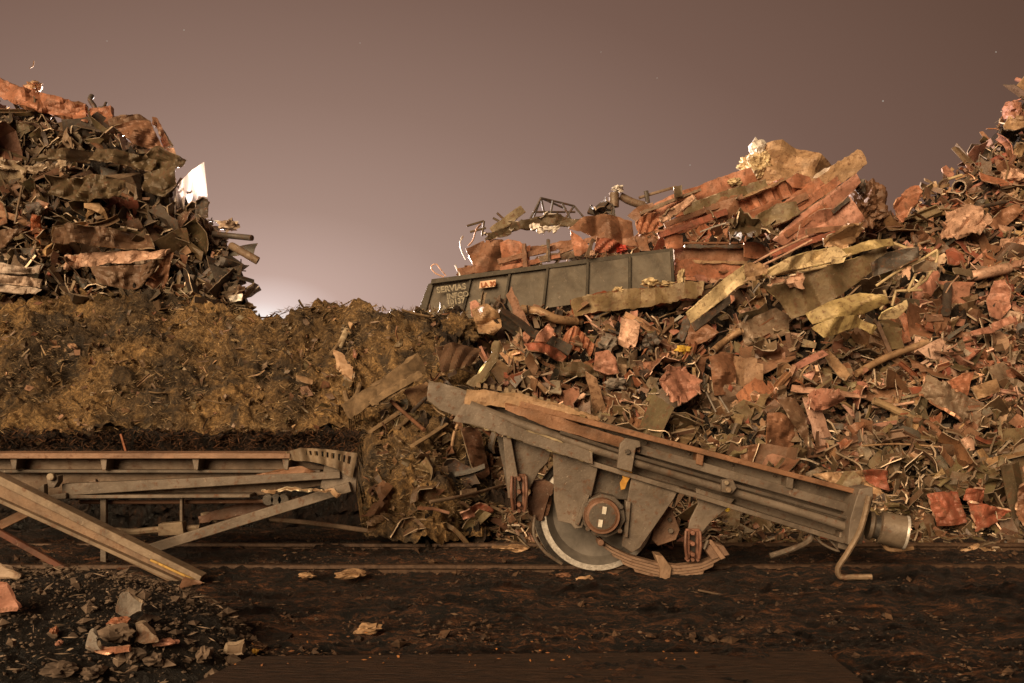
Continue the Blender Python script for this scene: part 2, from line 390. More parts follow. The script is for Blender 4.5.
# ------------------------------------------------------------------ ground
def ground():
    us = [-6, -3, -1.5, -1.0] + [(-100 + 3.2 * i - 512) / F for i in range(382)] + [1.0, 1.5, 3, 6]
    Ys = [0.4, 1.5, 2.6, 3.4, 4.0, 4.4] + [CZ * F / (py - HY) for py in np.arange(706, 515, -1.15)] + [12.5, 13.5, 15, 18, 24, 35, 60, 120, 300, 900, 2500]
    V = []
    for Y in Ys:
        for u in us:
            X = u * Y; z = 0
            if 4 < Y < 13 and abs(u) < 0.75:
                z = 0.07 * nz(X * 0.4, Y * 2.4, 0, 4) + 0.05 * nz(X * 1.8, Y * 5, 5, 4) + 0.032 * noise.noise(Vector((X * 8, Y * 20, 1))) + 0.022 * noise.noise(Vector((X * 20, Y * 45, 1)))
                a = math.exp(-((Y - 6.9) / 0.45) ** 2) * 0.04; z += a * (0.5 + nz(X * .4, 3, 3))
                z -= 0.05 * math.exp(-((Y - 8.75) / 0.3) ** 2)
            V.append((X, Y, z))
    n = len(us); Fs = [(j * n + i, j * n + i + 1, (j + 1) * n + i + 1, (j + 1) * n + i) for j in range(len(Ys) - 1) for i in range(n - 1)]
    mb = MB(); mb.add(V, Fs, 0, (.1, .1, .1))
    tag(mkobj('ground', mb, [M_GROUND], loc=(0, 0, 0), smooth_angle=60), None, None, kind='structure')
ground()

def heap(name, D, crest, x0, x1, dx, ybot, mat, steps, kind='structure', label=None, rough=(0.1, 0.05)):
    cols = list(np.arange(x0, x1 + .1, dx)); V = []; rows = steps + 4
    for x in cols:
        cy = lin(crest, x) + 4 * nz(x / 25, 1.3, 2, 3) + ((7 if x < 905 else 20) if 'core' in name else 0)
        yb = ybot(x) if callable(ybot) else ybot
        cy = min(cy, yb - 3)
        for j in range(steps + 1):
            py = yb + (cy - yb) * j / steps
            p = W(x, py, D(x, py))
            s = p * 3
            d = rough[0] * nz(s.x, s.y, s.z, 4) + rough[1] * noise.noise(p * 14)
            d += rough[1] * 0.8 * noise.noise(p * 31)
            V.append(p + Vector((0, -0.6, 0.8)) * d)
        t = V[-1]
        if 'dark' in name: V.append(t + Vector((0, 0.5, -0.3))); V.append(t + Vector((0, 1.4, -2.0))); V.append(Vector((t.x * 1.1, t.y + 3.5, -0.4)))
        else: V.append(t + Vector((0, 0.7, -0.15))); V.append(t + Vector((0, 3, -1.2))); V.append(Vector((t.x * 1.2, t.y + 7, -0.4)))
    Fs = []
    for i in range(len(cols) - 1):
        for j in range(rows - 1):
            a = i * rows + j; Fs.append((a, a + rows, a + rows + 1, a + 1))
    mb = MB(); mb.add(V, Fs, 0, (.1, .1, .1))
    o = mkobj(name, mb, [mat], loc=(0, 0, 0), smooth_angle=50)
    return tag(o, label, None, kind=kind)
heap('debris_bank', D_front, C_bank, -160, 500, 1.9, lambda x: 432 + 108 * smooth(345, 366, x) + 2.5 * nz(x / 14, 2, 2), M_MULCH, 90, rough=(0.17, 0.035))
heap('dimmed_bank_front', lambda x, y: 10.62 + 0.1 * nz(x / 20, y / 8, 3) + 0.25 * smooth(434, 446, y), [(-200, 431), (400, 431)], -160, 366, 2.5, 545, M_BANK_DIM, 40, rough=(0.08, 0.05))  # lower bank continued as an upright face, dimmed by its painted colour
heap('heap_core', lambda x, y: D_front(x, y) + 0.12, C_right, 425, 1240, 3.2, 545, M_BASE, 90, rough=(0.3, 0.12))
heap('far_heap_core', D_back, C_back, 442, 930, 4, 330, M_BASE, 30, rough=(0.35, 0.1))
heap('dark_heap_core', D_left, C_left, -190, 262, 4, 330, M_BASE, 50, rough=(0.35, 0.1))

# near gravel mound, bottom left
def D_mound(px, py):
    k = (py - HY) / F
    return max(4.4, 2.6 / (0.12 + k) * 0.93) + 0.1 * nz(px / 40, py / 30, 8)
def mound_z(X, Y):
    u = 512 + X / Y * F
    e = 1 - ((X + 2.95) / 1.35) ** 2 - ((Y - 5.5) / 1.25) ** 2
    z = 0.5 * max(0, e) ** 0.8 if X > -2.95 else 0.5 * max(0, 1 - ((Y - 5.5) / 1.25) ** 2) ** 0.8
    return z
def mound():
    V = []; nx, ny = 150, 120
    for j in range(ny + 1):
        for i in range(nx + 1):
            X = -4.6 + 3.1 * i / nx; Y = 4.2 + 2.6 * j / ny; z = mound_z(X, Y)
            z += (0.05 * nz(X * 3, Y * 3, 2, 4) + 0.022 * nz(X * 14, Y * 14, 2, 3) + 0.012 * noise.noise(Vector((X * 33, Y * 33, 0)))) * min(1, z * 8 + .15)
            V.append((X, Y, z - 0.03))
    Fs = [(j * (nx + 1) + i, j * (nx + 1) + i + 1, (j + 1) * (nx + 1) + i + 1, (j + 1) * (nx + 1) + i) for j in range(ny) for i in range(nx)]
    mb = MB(); mb.add(V, Fs, 0, (.1, .1, .1)); tag(mkobj('gravel_mound', mb, [M_GRAVEL], loc=(0, 0, 0), smooth_angle=50), None, None, kind='structure')
mound()

# ------------------------------------------------------------------ wagon underframe with wheel (main object)
STEEL = (0.150, 0.120, 0.094); STEELD = (0.09, 0.073, 0.058); ORST = (0.235, 0.12, 0.065); BRN = (0.15, 0.075, 0.045)
def bevel_obj(o, wdt):
    m = o.modifiers.new('bevel', 'BEVEL'); m.width = wdt; m.segments = 2; m.limit_method = 'ANGLE'; m.angle_limit = R(40)
    return o
def bar_poly(a, b, w0, w1=None):
    w1 = w1 or w0; dx, dy = b[0] - a[0], b[1] - a[1]; L = math.hypot(dx, dy); nx, ny = -dy / L, dx / L; n = 7; P = []; Q = []
    for i in range(n):
        t = i / (n - 1); ww = (w0 + (w1 - w0) * t) / 2; x, y = a[0] + dx * t, a[1] + dy * t
        P.append((x + nx * ww, y + ny * ww)); Q.append((x - nx * ww, y - ny * ww))
    return Q + P[::-1]
def pp(parent, name, poly, Y, d, col=STEEL, mats=None, bev=0.006, em=None):
    """plate part from a pixel outline"""
    mb = MB(); mb.prism(poly[::-1] if area(poly) > 0 else poly, Y, d, 0, col, em)
    o = mkobj(name, mb, mats or [M_STEEL, M_EDGE], parent=parent, smooth_angle=30)
    if bev: bevel_obj(o, bev)
    return o
def area(p): return sum(p[i][0] * p[(i + 1) % len(p)][1] - p[(i + 1) % len(p)][0] * p[i][1] for i in range(len(p)))
def bars(parent, name, a, b, w0, Y, d, col=STEEL, mats=None, w1=None, bev=0.006):
    return pp(parent, name, bar_poly(a, b, w0, w1), Y, d, col, mats, bev)
def disc(parent, name, c, r, Y, d, col=STEEL, n=24, mats=None, phase=0.0, bev=0.006, sx=1.0):
    return pp(parent, name, [(c[0] + sx * r * math.cos(phase + 2 * math.pi * k / n), c[1] + r * math.sin(phase + 2 * math.pi * k / n)) for k in range(n)], Y, d, col, mats, bev)
def lathe(parent, name, c, Y, prof, n, mats, mis, col=STEEL, axis=None):
    """prof: (radius metres, depth metres along the axle)"""
    ctr = W(c[0], c[1], Y); ax = (axis or Vector((0, 1, 0))).normalized(); a = ax.cross(Vector((0, 0, 1))).normalized(); b = a.cross(ax)
    V = []; m = len(prof)
    for r, d in prof:
        for k in range(n):
            t = 2 * math.pi * k / n; V.append(ctr + ax * d + (a * math.cos(t) + b * math.sin(t)) * r)
    Fs = []; mi = []
    for i in range(m - 1):
        for k in range(n):
            Fs.append((i * n + k, (i + 1) * n + k, (i + 1) * n + (k + 1) % n, i * n + (k + 1) % n)); mi.append(mis[i])
    Fs.append(tuple(range(n))); mi.append(mis[0]); Fs.append(tuple(reversed(range((m - 1) * n, m * n)))); mi.append(mis[-1])
    mb = MB(); mb.add(V, Fs, mi, col)
    return mkobj(name, mb, mats, parent=parent, smooth_angle=28)
YS = 7.95
U = empty('wagon_underframe', W(600, 566, 8.2), 'broken wagon underframe with wheel and buffer, leaning down to the right over the rails', 'train wreckage')
HERO.append((600, 440, 'broken wagon underframe'))
# sill
pp(U, 'sill_web', [(466, 392), (600, 421), (874, 496), (862, 545), (800, 527), (700, 492), (590, 462), (540, 447), (500, 434), (470, 410)], YS + 0.16, 0.03, STEEL)
bars(U, 'top_flange', (520, 404), (876, 497), 6, YS - 0.02, 0.34, ORST, w1=5)
bars(U, 'bottom_flange', (590, 463), (856, 545), 5, YS - 0.02, 0.34, STEEL)
bars(U, 'middle_rail', (600, 438), (868, 514), 9, YS + 0.02, 0.10, STEEL)
sheet('twisted_flange', None, None, [(505, 403), (540, 410), (580, 425), (640, 443)], [(505, 409), (540, 424), (580, 437), (640, 452)], ORST, YS + 0.03, amp=0.01, th=0.03, jag=0.004, parent=U, mats=[M_STEEL, M_EDGE], nv=6, edge=ORST)
rod('brake_pipe', None, None, [(470, 405, YS), (520, 424, YS), (600, 451, YS), (700, 482, YS), (800, 512, YS), (858, 531, YS)], 9.5, STEEL, lambda x, y: 0, parent=U, mats=[M_STEEL, M_EDGE], n=12)
rod('brake_rod', None, None, [(560, 432, YS - .05), (640, 458, YS - .05), (740, 487, YS - .05), (864, 523, YS - .05)], 4, STEELD, lambda x, y: 0, parent=U, mats=[M_STEEL, M_EDGE], n=8)
for x in (566, 700, 790): 
    y = 404 + (x - 520) * 93 / 356
    pp(U, 'stiffener', [(x - 3, y + 2), (x + 4, y + 4), (x + 3, y + 15), (x - 4, y + 13)], YS + 0.0, 0.17, ORST if x == 700 else STEEL)
# torn left end
sheet('torn_plate', None, None, [(429, 381), (440, 383), (468, 391)], [(427, 401), (441, 410), (474, 424)], STEEL, 8.28, amp=0.008, th=0.03, jag=0.003, parent=U, mats=[M_STEEL, M_EDGE], edge=(0.5, 0.42, 0.28))
sheet('torn_plate', None, None, [(464, 404), (478, 407), (520, 428), (592, 452)], [(453, 421), (470, 424), (520, 441), (592, 464)], STEEL, YS - 0.03, amp=0.006, th=0.025, jag=0.003, parent=U, mats=[M_STEEL, M_EDGE], edge=(0.55, 0.46, 0.3))
sheet('corrugated_strip', None, None, [(467, 388), (510, 392), (560, 405), (600, 418)], [(465, 404), (510, 408), (560, 412), (600, 421)], 'tan', YS + 0.06, amp=0.015, th=0.03, jag=0.008, nv=5, nu=46, rib=0.004, parent=U, mats=[M_STEEL, M_EDGE], edge=(0.4, 0.3, 0.17))
for k in range(15):
    t = k / 14; x = 478 + t * 98; y = 384 + 25 * t ** 1.3
    pp(U, 'flange_tooth', [(x - 2.2, y + 3), (x - 1, y - 1.6), (x + 2.4, y - .8), (x + 3, y + 4)], YS + 0.08, 0.05, (0.2, 0.14, 0.08), bev=0.002)
sheet('bent_strip', None, None, [(494, 341), (490, 358), (478, 374), (466, 384)], [(499, 342), (497, 361), (485, 379), (474, 388)], 'olive', YS + 0.12, amp=0.005, th=0.03, jag=0.004, parent=U, mats=[M_STEEL, M_EDGE], edge=(0.62, 0.55, 0.33), nu=20)
rod('hanging_bolt', None, None, [(458, 424, YS), (454, 434, YS), (452, 446, YS)], 3.4, 'tan', lambda x, y: 0, parent=U)
# clip across the rails
c = pp(U, 'clip_plate', [(626, 438), (640, 441), (641, 447), (636, 448), (632, 472), (617, 468), (620, 444)], YS - 0.09, 0.06, STEEL)
disc(U, 'bolt', (628, 452), 3, YS - 0.11, 0.03, STEELD, 6)
b = pp(U, 'bolt_bracket', [(722, 480), (733, 479), (737, 488), (732, 494), (722, 492)], YS - 0.1, 0.07, STEEL); disc(U, 'bolt', (727, 483), 2.6, YS - 0.13, 0.04, (0.3, 0.24, 0.17), 6); disc(U, 'bolt', (729, 490), 3.2, YS - 0.13, 0.04, (0.26, 0.19, 0.13), 6)
# axle guard legs and gusset
pp(U, 'gusset_plate', [(594, 462), (672, 486), (664, 500), (632, 500), (588, 498)], YS + 0.13, 0.03, STEELD)
pp(U, 'axle_guard', [(553, 449), (599, 463), (592, 494), (586, 518), (582, 528), (575, 529), (571, 524), (558, 521), (554, 500)], YS + 0.02, 0.035, STEEL)
pp(U, 'axle_guard', [(632, 474), (680, 487), (674, 499), (640, 548), (632, 553), (622, 546), (626, 508)], YS + 0.02, 0.035, STEEL)
pp(U, 'guard_edge', [(586, 494), (590, 495), (579, 526), (575, 524)], YS - 0.02, 0.12, STEEL); pp(U, 'guard_edge', [(626, 501), (631, 502), (628, 538), (624, 537)], YS - 0.02, 0.12, STEEL)
pp(U, 'painted_hook_plate', [(620, 469), (633, 470), (630, 478), (627, 483), (625, 489), (621, 490), (620, 483), (623, 478)], YS - 0.0, 0.02, (0.45, 0.27, 0.07), [M_YELLOW, M_YELLOW], bev=0.002)
# wheel
whl = lathe(U, 'wheel', (597, 513), YS + 0.24, [(0.06, -0.06), (0.12, -0.05), (0.14, 0.0), (0.28, 0.05), (0.40, 0.035), (0.445, -0.02), (0.465, -0.05), (0.515, -0.045), (0.522, -0.03), (0.53, 0.08), (0.575, 0.10), (0.58, 0.13), (0.46, 0.14), (0.2, 0.14)], 72,
            [M_DISH, M_SILVER, M_DARK], [0, 0, 0, 0, 0, 0, 1, 1, 2, 2, 1, 2, 2, 2])
whl['label'] = 'grey steel railway wheel with shiny worn rim'
lathe(whl, 'axle', (597, 512), YS + 0.5, [(0.085, -0.1), (0.085, 1.35)], 20, [M_DARK], [0])
lathe(whl, 'far_wheel', (597, 512), YS + 1.75, [(0.1, 0.0), (0.45, 0.0), (0.56, 0.01), (0.56, 0.04), (0.51, 0.05), (0.51, 0.13), (0.1, 0.14)], 48, [M_DISH, M_DARK], [0, 0, 1, 1, 1, 0])
# axle box
ab = disc(U, 'axle_box', (604, 516), 22, YS - 0.06, 0.22, STEELD, 10, phase=0.2)
for dx, dy in ((-17, -11), (17, -9), (-16, 13), (16, 15)):
    disc(ab, 'bolt', (604 + dx, 516 + dy), 2.6, YS - 0.09, 0.04, STEELD, 6, bev=0.002)
cap = lathe(ab, 'cap', (602, 516), YS - 0.1, [(0.118, -0.04), (0.135, -0.03), (0.152, -0.03), (0.155, 0.0), (0.165, 0.09)], 32, [M_STEEL], [0] * 4, BRN)
cap2 = lathe(cap, 'cap_face', (602, 516), YS - 0.125, [(0.02, -0.024), (0.115, -0.02), (0.116, 0.0)], 32, [M_STEEL], [0] * 2, STEELD)
for px, py in ((604.5, 510.5), (600.5, 523.5)):
    t = 0.27; pp(cap2, 'white_mark', [(px - 1.9 + t, py - 4), (px + 2.3 + t, py - 3.4), (px + 1.7 - t, py + 4), (px - 2.3 - t, py + 3.4)], YS - 0.158, 0.012, (0.7, 0.66, 0.6), [M_WHITE, M_WHITE], bev=0.001)
# brake blocks
bb = sheet('brake_block', None, None, [(532, 481), (545, 479), (554, 484)], [(530, 512), (537, 520), (543, 519)], BRN, YS + 0.22, amp=0.01, th=0.07, jag=0.004, parent=U, mats=[M_STEEL, M_EDGE], edge=BRN)
pp(U, 'brake_block', [(662, 504), (672, 508), (680, 530), (676, 540), (658, 546), (652, 540), (654, 520)], YS + 0.24, 0.07, (0.2, 0.115, 0.075)); disc(U, 'bolt', (671, 531), 2.6, YS + 0.2, 0.04, STEEL, 8, bev=0.002); disc(U, 'bolt', (670, 520), 2, YS + 0.2, 0.04, STEELD, 8, bev=0.002)
rod('brake_hanger', None, None, [(679, 487, .15), (676, 496, .15), (673, 507, .15)], 3, STEEL, YS, parent=U)
rod('safety_loop', None, None, [(535, 515, .1), (534, 535, .1), (545, 552, .1), (562, 564, .1)], 3.2, STEEL, YS, parent=U)
# left bracket and shackle
pp(U, 'spring_bracket', [(503, 436), (552, 449), (548, 462), (540, 470), (529, 490), (516, 490), (512, 470)], YS + 0.08, 0.03, STEEL)
pp(U, 'bracket_rib', [(503, 436), (511, 438), (521, 492), (515, 500), (508, 498)], YS - 0.02, 0.1, STEEL)
pp(U, 'rear_bracket', [(497, 436), (512, 440), (514, 488), (507, 490)], YS + 0.2, 0.03, STEELD)
def shackle(parent, x, y, hgt, col=(0.17, 0.078, 0.05)):
    s = pp(parent, 'spring_shackle', [(x - 7, y), (x + 7, y), (x + 8, y + hgt * .45), (x + 6, y + hgt), (x - 6, y + hgt), (x - 8, y + hgt * .5)], YS + 0.02, 0.04, col)
    for dx in (-7, 7): rod('link', None, None, [(x + dx, y + 2, -.06), (x + dx * 1.1, y + hgt * .55, -.09), (x + dx * .85, y + hgt * .98, -.06)], 3, col, YS, parent=s)
    for k in range(3): disc(s, 'pin', (x, y + hgt * (.14 + .36 * k)), 2.3, YS - 0.11, 0.14, tuple(q * 1.15 for q in col), 6, bev=0.003)
    for k in range(2): pp(s, 'link_slot', [(x - 3, y + hgt * (.22 + .36 * k)), (x + 3, y + hgt * (.22 + .36 * k)), (x + 3, y + hgt * (.42 + .36 * k)), (x - 3, y + hgt * (.42 + .36 * k))], YS + 0.01, 0.02, (.03, .02, .015), [M_DARK, M_DARK], bev=0)
    for k in (-1, 1): pp(s, 'link_bar', [(x + k * 4.5 - 1.2, y + 3), (x + k * 4.5 + 1.2, y + 3), (x + k * 4.5 + 1.2, y + hgt - 1), (x + k * 4.5 - 1.2, y + hgt - 1)], YS - 0.05, 0.05, col, bev=0.003)
    for dx in (-5, 0, 5): disc(s, 'nut', (x + dx, y + hgt + 1), 2, YS - 0.05, 0.08, col, 6, bev=0.002)
shackle(U, 519, 474, 36); shackle(U, 693, 529, 30, (0.21, 0.10, 0.068))
pp(U, 'spring_bracket', [(696, 488), (735, 499), (728, 508), (712, 521), (701, 534), (688, 530), (690, 520), (698, 504)], YS + 0.06, 0.03, STEEL)
# leaf spring
sp = []
def arc(off, x0, x1, n=16):
    P = []
    for i in range(n + 1):
        x = x0 + (x1 - x0) * i / n; t = (x - 598) / 130
        y = lin([(0, 538), (0.1, 547), (0.25, 556), (0.45, 563), (0.62, 566), (0.8, 563), (0.92, 556), (1.0, 549)], t) + off; P.append((x, y))
    return P
for k, (x0, x1) in enumerate(((597, 726), (603, 722), (612, 714), (622, 704), (634, 694))):
    o = arc(k * 3.0, x0, x1); i2 = arc(k * 3.0 + 2.7, x0 + 1, x1 - 1)
    lf = pp(U, 'spring_leaf', o + i2[::-1], YS - 0.02 + 0.004 * k, 0.12, (0.27, 0.175, 0.12) if k % 2 else (0.22, 0.14, 0.095), bev=0.002)
pp(U, 'spring_buckle', [(655, 555), (663, 556), (672, 568), (670, 580), (660, 580), (660, 568)], YS - 0.05, 0.2, (0.26, 0.17, 0.11))
disc(U, 'spring_eye', (601, 543), 3.4, YS - 0.08, 0.18, (.13, .07, .045), 12)
pp(U, 'spring_clamp', [(704, 548), (714, 543), (724, 546), (730, 555), (722, 557), (712, 560)], YS - 0.03, 0.15, (0.21, 0.13, 0.09)); pp(U, 'spring_clamp', [(708, 541), (712, 540), (726, 558), (721, 560)], YS - 0.06, 0.04, (0.24, 0.15, 0.10))
rod('spring_clip', None, None, [(708, 540, -.06), (704, 549, -.06)], 3.5, STEEL, YS, parent=U)
# right end : headstock, buffer, bent rod, steps
pp(U, 'headstock', [(860, 489), (873, 487), (873, 497), (866, 520), (862, 540), (848, 545), (850, 520), (856, 500)], YS - 0.14, 0.26, STEEL)
pp(U, 'packing_block', [(840, 532), (858, 536), (852, 552), (838, 548)], YS + 0.03, 0.14, STEEL)
rod('bent_rod', None, None, [(869, 496, -.2), (861, 528, -.2), (848, 552, -.2), (838, 568, -.2), (841, 577, -.2), (855, 577, -.22), (872, 577, -.25)], 6, (0.24, 0.17, 0.11), YS, parent=U)
bax = Vector((1, -0.22, -0.19)).normalized()
bu = lathe(U, 'buffer', (868, 525), YS + 0.03, [(0.125, 0), (0.13, 0.03), (0.105, 0.05), (0.105, 0.09), (0.142, 0.10), (0.145, 0.30), (0.15, 0.31), (0.15, 0.322), (0.136, 0.322), (0.136, 0.25)], 32, [M_STEEL, M_DARK, M_SILVER], [0, 0, 1, 0, 0, 2, 2, 2, 1], (0.15, 0.115, 0.083), bax)
rod('drooping_hook', None, None, [(883, 543, .1), (888, 549, .05), (898, 550, 0), (913, 548, 0)], 4.5, 'tan', YS, parent=U)
rod('step_iron', None, None, [(811, 530, .1), (809, 541, .05), (795, 548, 0), (770, 556, 0)], 6, STEEL, YS, parent=U)
rod('step_iron', None, None, [(812, 533, .12), (823, 544, .1), (839, 551, .1), (830, 540, .12)], 2.6, STEEL, YS, parent=U)
for k in range(16):
    t = (k + .6) / 16; x = 525 + 345 * t; y = 404 + (x - 520) * 93 / 356
    if k % 2: disc(U, 'rivet', (x, y + 5.5), 1.5, YS + 0.13, 0.04, STEEL, 6, bev=0)

# ------------------------------------------------------------------ left frame
YL = 8.55
L = empty('wagon_chassis', W(150, 560, YL), 'long grey brown wagon side frame with torn perforated end, at the left', 'train wreckage')
HERO.append((180, 470, 'long left wagon frame'))
bars(L, 'top_flange', (-90, 456), (290, 456), 5.5, YL - 0.03, 0.35, (0.24, 0.14, 0.09))
pp(L, 'web', [(-90, 459), (288, 459), (340, 470), (345, 482), (250, 497), (200, 497), (-90, 497)], YL + 0.17, 0.03, (0.165, 0.115, 0.078))
bars(L, 'ledge', (-90, 471.5), (320, 471.5), 3, YL + 0.06, 0.1, STEELD)
for x in (-35, 14, 104, 196, 286): pp(L, 'stiffener', [(x - 4, 459), (x + 3, 459), (x + 2, 470), (x - 2, 470)], YL + 0.0, 0.17, STEEL)
bars(L, 'drawbar', (62, 490), (340, 475), 12, YL - 0.02, 0.1, STEEL, w1=7)
bars(L, 'bottom_flange', (62, 497), (250, 496), 3.5, YL - 0.02, 0.3, STEEL)
sheet('rusty_patch_plate', None, None, [(165, 482), (250, 476), (300, 466)], [(165, 486), (250, 482), (316, 472)], ORST, YL + 0.05, amp=0.01, th=0.02, jag=0.004, parent=L, mats=[M_STEEL, M_EDGE], edge=ORST)
def perforated():
    P = []; nu, nv = 50, 7
    T = polyline([(286, 452), (300, 448), (325, 449), (357, 453)], nu); B = polyline([(290, 460), (315, 462), (335, 468), (352, 478)], nu)
    miss = set()
    for j in range(nv):
        row = []
        for i in range(nu):
            v = j / (nv - 1); q = T[i] * (1 - v) + B[i] * v; row.append(tuple(W(q[0], q[1], YL - .02 + 0.02 * math.sin(i * .5))))
            if 12 < i < 48 and j in (1, 2) and i % 4 in (0, 1): miss.add((i, j))
        P.append(row)
    return grid_sheet(P, nu, nv, 0.025, (0.2, 0.15, 0.1), (0.42, 0.34, 0.22), miss)
mkobj('perforated_plate', perforated(), [M_STEEL, M_EDGE], parent=L)
pp(L, 'end_plate', [(325, 462), (352, 468), (358, 455), (356, 492), (340, 494), (320, 488)], YL + 0.02, 0.05, STEEL)
bars(L, 'diagonal_strut', (350, 487), (147, 550), 10, YL - 0.06, 0.09, STEEL)
sheet('torn_rim', None, None, [(262, 489), (300, 489), (335, 488), (341, 495)], [(262, 491), (300, 491), (332, 491), (338, 499)], 'tan', YL - 0.1, amp=0.015, th=0.02, jag=0.012, parent=L, edge=(0.6, 0.5, 0.35), nv=3)
for (a, b, ww, c) in (((103, 497), (103, 566), 6, STEEL), ((181, 497), (181, 522), 3, STEEL), ((62, 497), (96, 481), 4, STEEL)):
    bars(L, 'hanger', a, b, ww, YL + 0.05, 0.05, c)
rod('cross_pipe', None, None, [(80, 502, .15), (170, 502, .15), (285, 501, .15)], 4, BRN, YL, parent=L, mats=[M_STEEL, M_EDGE])
rod('brake_linkage', None, None, [(115, 531, .3), (135, 532, .3), (155, 530, .3), (200, 528, .3)], 7, (0.2, 0.15, 0.1), YL, parent=L, mats=[M_STEEL, M_EDGE])
rod('bent_pipe', None, None, [(90, 500, .2), (88, 509, .2), (78, 512, .2), (66, 511, .2)], 2.5, STEEL, YL, parent=L)
pp(L, 'valve_box', [(158, 524), (182, 522), (184, 535), (158, 536)], YL + 0.2, 0.12, (0.22, 0.165, 0.11))
for x in (268, 276, 283): disc(L, 'cable_spool', (x, 500), 6, YL + 0.0, 0.12, (0.06, 0.05, 0.04), 10)
pb = pp(L, 'bolt_bracket', [(46, 476), (58, 476), (58, 482), (54, 488), (48, 488)], YL - 0.1, 0.1, STEEL); disc(pb, 'bolt', (50, 477), 4, YL - 0.14, 0.05, (0.3, 0.24, 0.17), 8)
pp(L, 'end_bracket', [(38, 488), (44, 484), (44, 496), (66, 493), (66, 499), (38, 500)], YL - 0.06, 0.08, STEEL)
sheet('far_plank', None, None, [(200, 515), (240, 505), (300, 496)], [(200, 524), (240, 515), (300, 506)], BRN, YL + 0.5, amp=0.01, th=0.05, parent=L)
# leaning channel
K = empty('steel_channel', W(190, 586, 7.6), 'long straight steel channel leaning down from upper left, with split yellow rusty end', 'steel beam')
HERO.append((100, 535, 'leaning steel channel'))
def slope_bar(parent, name, a, b, Ya, Yb, w, d, col, n=9, amp=0.0):
    dx, dy = b[0] - a[0], b[1] - a[1]; Ln = math.hypot(dx, dy); nx, ny = -dy / Ln * w / 2, dx / Ln * w / 2
    T = []; B = []
    for i in range(n):
        t = i / (n - 1); x, y, Y = a[0] + dx * t, a[1] + dy * t, Ya + (Yb - Ya) * t
        T.append(W(x - nx, y - ny, Y)); B.append(W(x + nx, y + ny, Y))
    V = T + B + [p + Vector((0, d, 0)) for p in T] + [p + Vector((0, d, 0)) for p in B]
    Fs = []
    for i in range(n - 1):
        Fs += [(i, i + 1, n + i + 1, n + i), (2 * n + i, 3 * n + i, 3 * n + i + 1, 2 * n + i + 1), (i, 2 * n + i, 2 * n + i + 1, i + 1), (n + i, n + i + 1, 3 * n + i + 1, 3 * n + i)]
    Fs += [(0, n, 3 * n, 2 * n), (n - 1, 3 * n - 1, 4 * n - 1, 2 * n - 1)]
    mb = MB(); mb.add(V, Fs, 0, col); o = mkobj(name, mb, [M_STEEL, M_EDGE], parent=parent, smooth_angle=30); bevel_obj(o, 0.006); return o
slope_bar(K, 'upper_flange', (-30, 466), (200, 580), 8.15, 7.5, 8, 0.14, (0.19, 0.14, 0.095))
slope_bar(K, 'web', (-30, 478), (190, 584), 8.22, 7.57, 15, 0.02, (0.16, 0.10, 0.06))
slope_bar(K, 'lower_flange', (-32, 487), (186, 586), 8.15, 7.5, 4, 0.14, (0.19, 0.14, 0.095))
slope_bar(K, 'yellow_edge', (150, 560), (193, 580), 7.6, 7.49, 2.5, 0.02, (0.42, 0.26, 0.06))
sheet('split_end', None, None, [(190, 574), (200, 578), (209, 581)], [(184, 587), (193, 584), (200, 582)], 'rust brown', 7.47, amp=0.03, th=0.02, parent=K, edge=(0.4, 0.28, 0.16))
slope_bar(None, 'steel_bar', (-30, 540), (52, 500), 9.2, 9.2, 9, 0.05, (0.2, 0.10, 0.05))
tag(bpy.data.objects['steel_bar'], 'thin rusty bar crossing behind the leaning channel at the far left edge', 'steel bar')
slope_bar(None, 'steel_bar', (-10, 528), (86, 582), 8.5, 7.9, 6, 0.05, (0.10, 0.035, 0.02))
tag(bpy.data.objects['steel_bar.001'], 'dark red bar lying low beneath the leaning channel at left', 'steel bar')

# ------------------------------------------------------------------ rails and things on the ground
def rail(px0, px1, Y, zt, label):
    a, b = (px0 - 512) * Y / F, (px1 - 512) * Y / F; n = 60
    prof = [(-0.035, 0), (0.035, 0), (0.037, -0.03), (0.01, -0.045), (0.01, -0.12), (-0.01, -0.12), (-0.01, -0.045), (-0.037, -0.03)]
    V = []; 
    for i in range(n + 1):
        x = a + (b - a) * i / n; dz = 0.008 * noise.noise(Vector((x * .6, Y, 0)))
        V += [(x, Y + p + 0.01 * noise.noise(Vector((x * .3, 3, Y))), zt + q + dz) for p, q in prof]
    k = len(prof); Fs = [(i * k + j, i * k + (j + 1) % k, (i + 1) * k + (j + 1) % k, (i + 1) * k + j) for i in range(n) for j in range(k)]
    Fs += [tuple(range(k)), tuple(reversed(range(n * k, n * k + k)))]
    mb = MB(); mb.add(V, Fs, 0, (.1, .1, .1)); tag(mkobj('rail', mb, [M_RAIL], smooth_angle=30), label, 'rail', 'rails of the buried track')
rail(-300, 1400, 8.22, 0.05, 'nearer rail of the buried track, running just under the wheel')
rail(-300, 1400, 9.45, 0.045, 'farther rail of the buried track, at the foot of the scrap heap')
mb = MB(); P4 = [(250, 656), (824, 651), (863, 681), (862, 690), (180, 690)]
Vt = [Vector(((x - 512) / F * (CZ - .05) * F / (y - HY), (CZ - .05) * F / (y - HY), 0.05)) for x, y in P4]; n = 5
mb.add(Vt + [p - Vector((0, 0, 0.06)) for p in Vt], [tuple(range(n))[::-1]] + [(i, (i + 1) % n, (i + 1) % n + n, i + n) for i in range(n)], 0, (0.05, 0.022, 0.012))
M_PLATE = simple_mat('rusted_plate', (0.003, 0.0015, 0.001), (0.065, 0.032, 0.017), 26, 0.6, 0.0, 0.03, (0.3, 1.5, 1), 1.0)
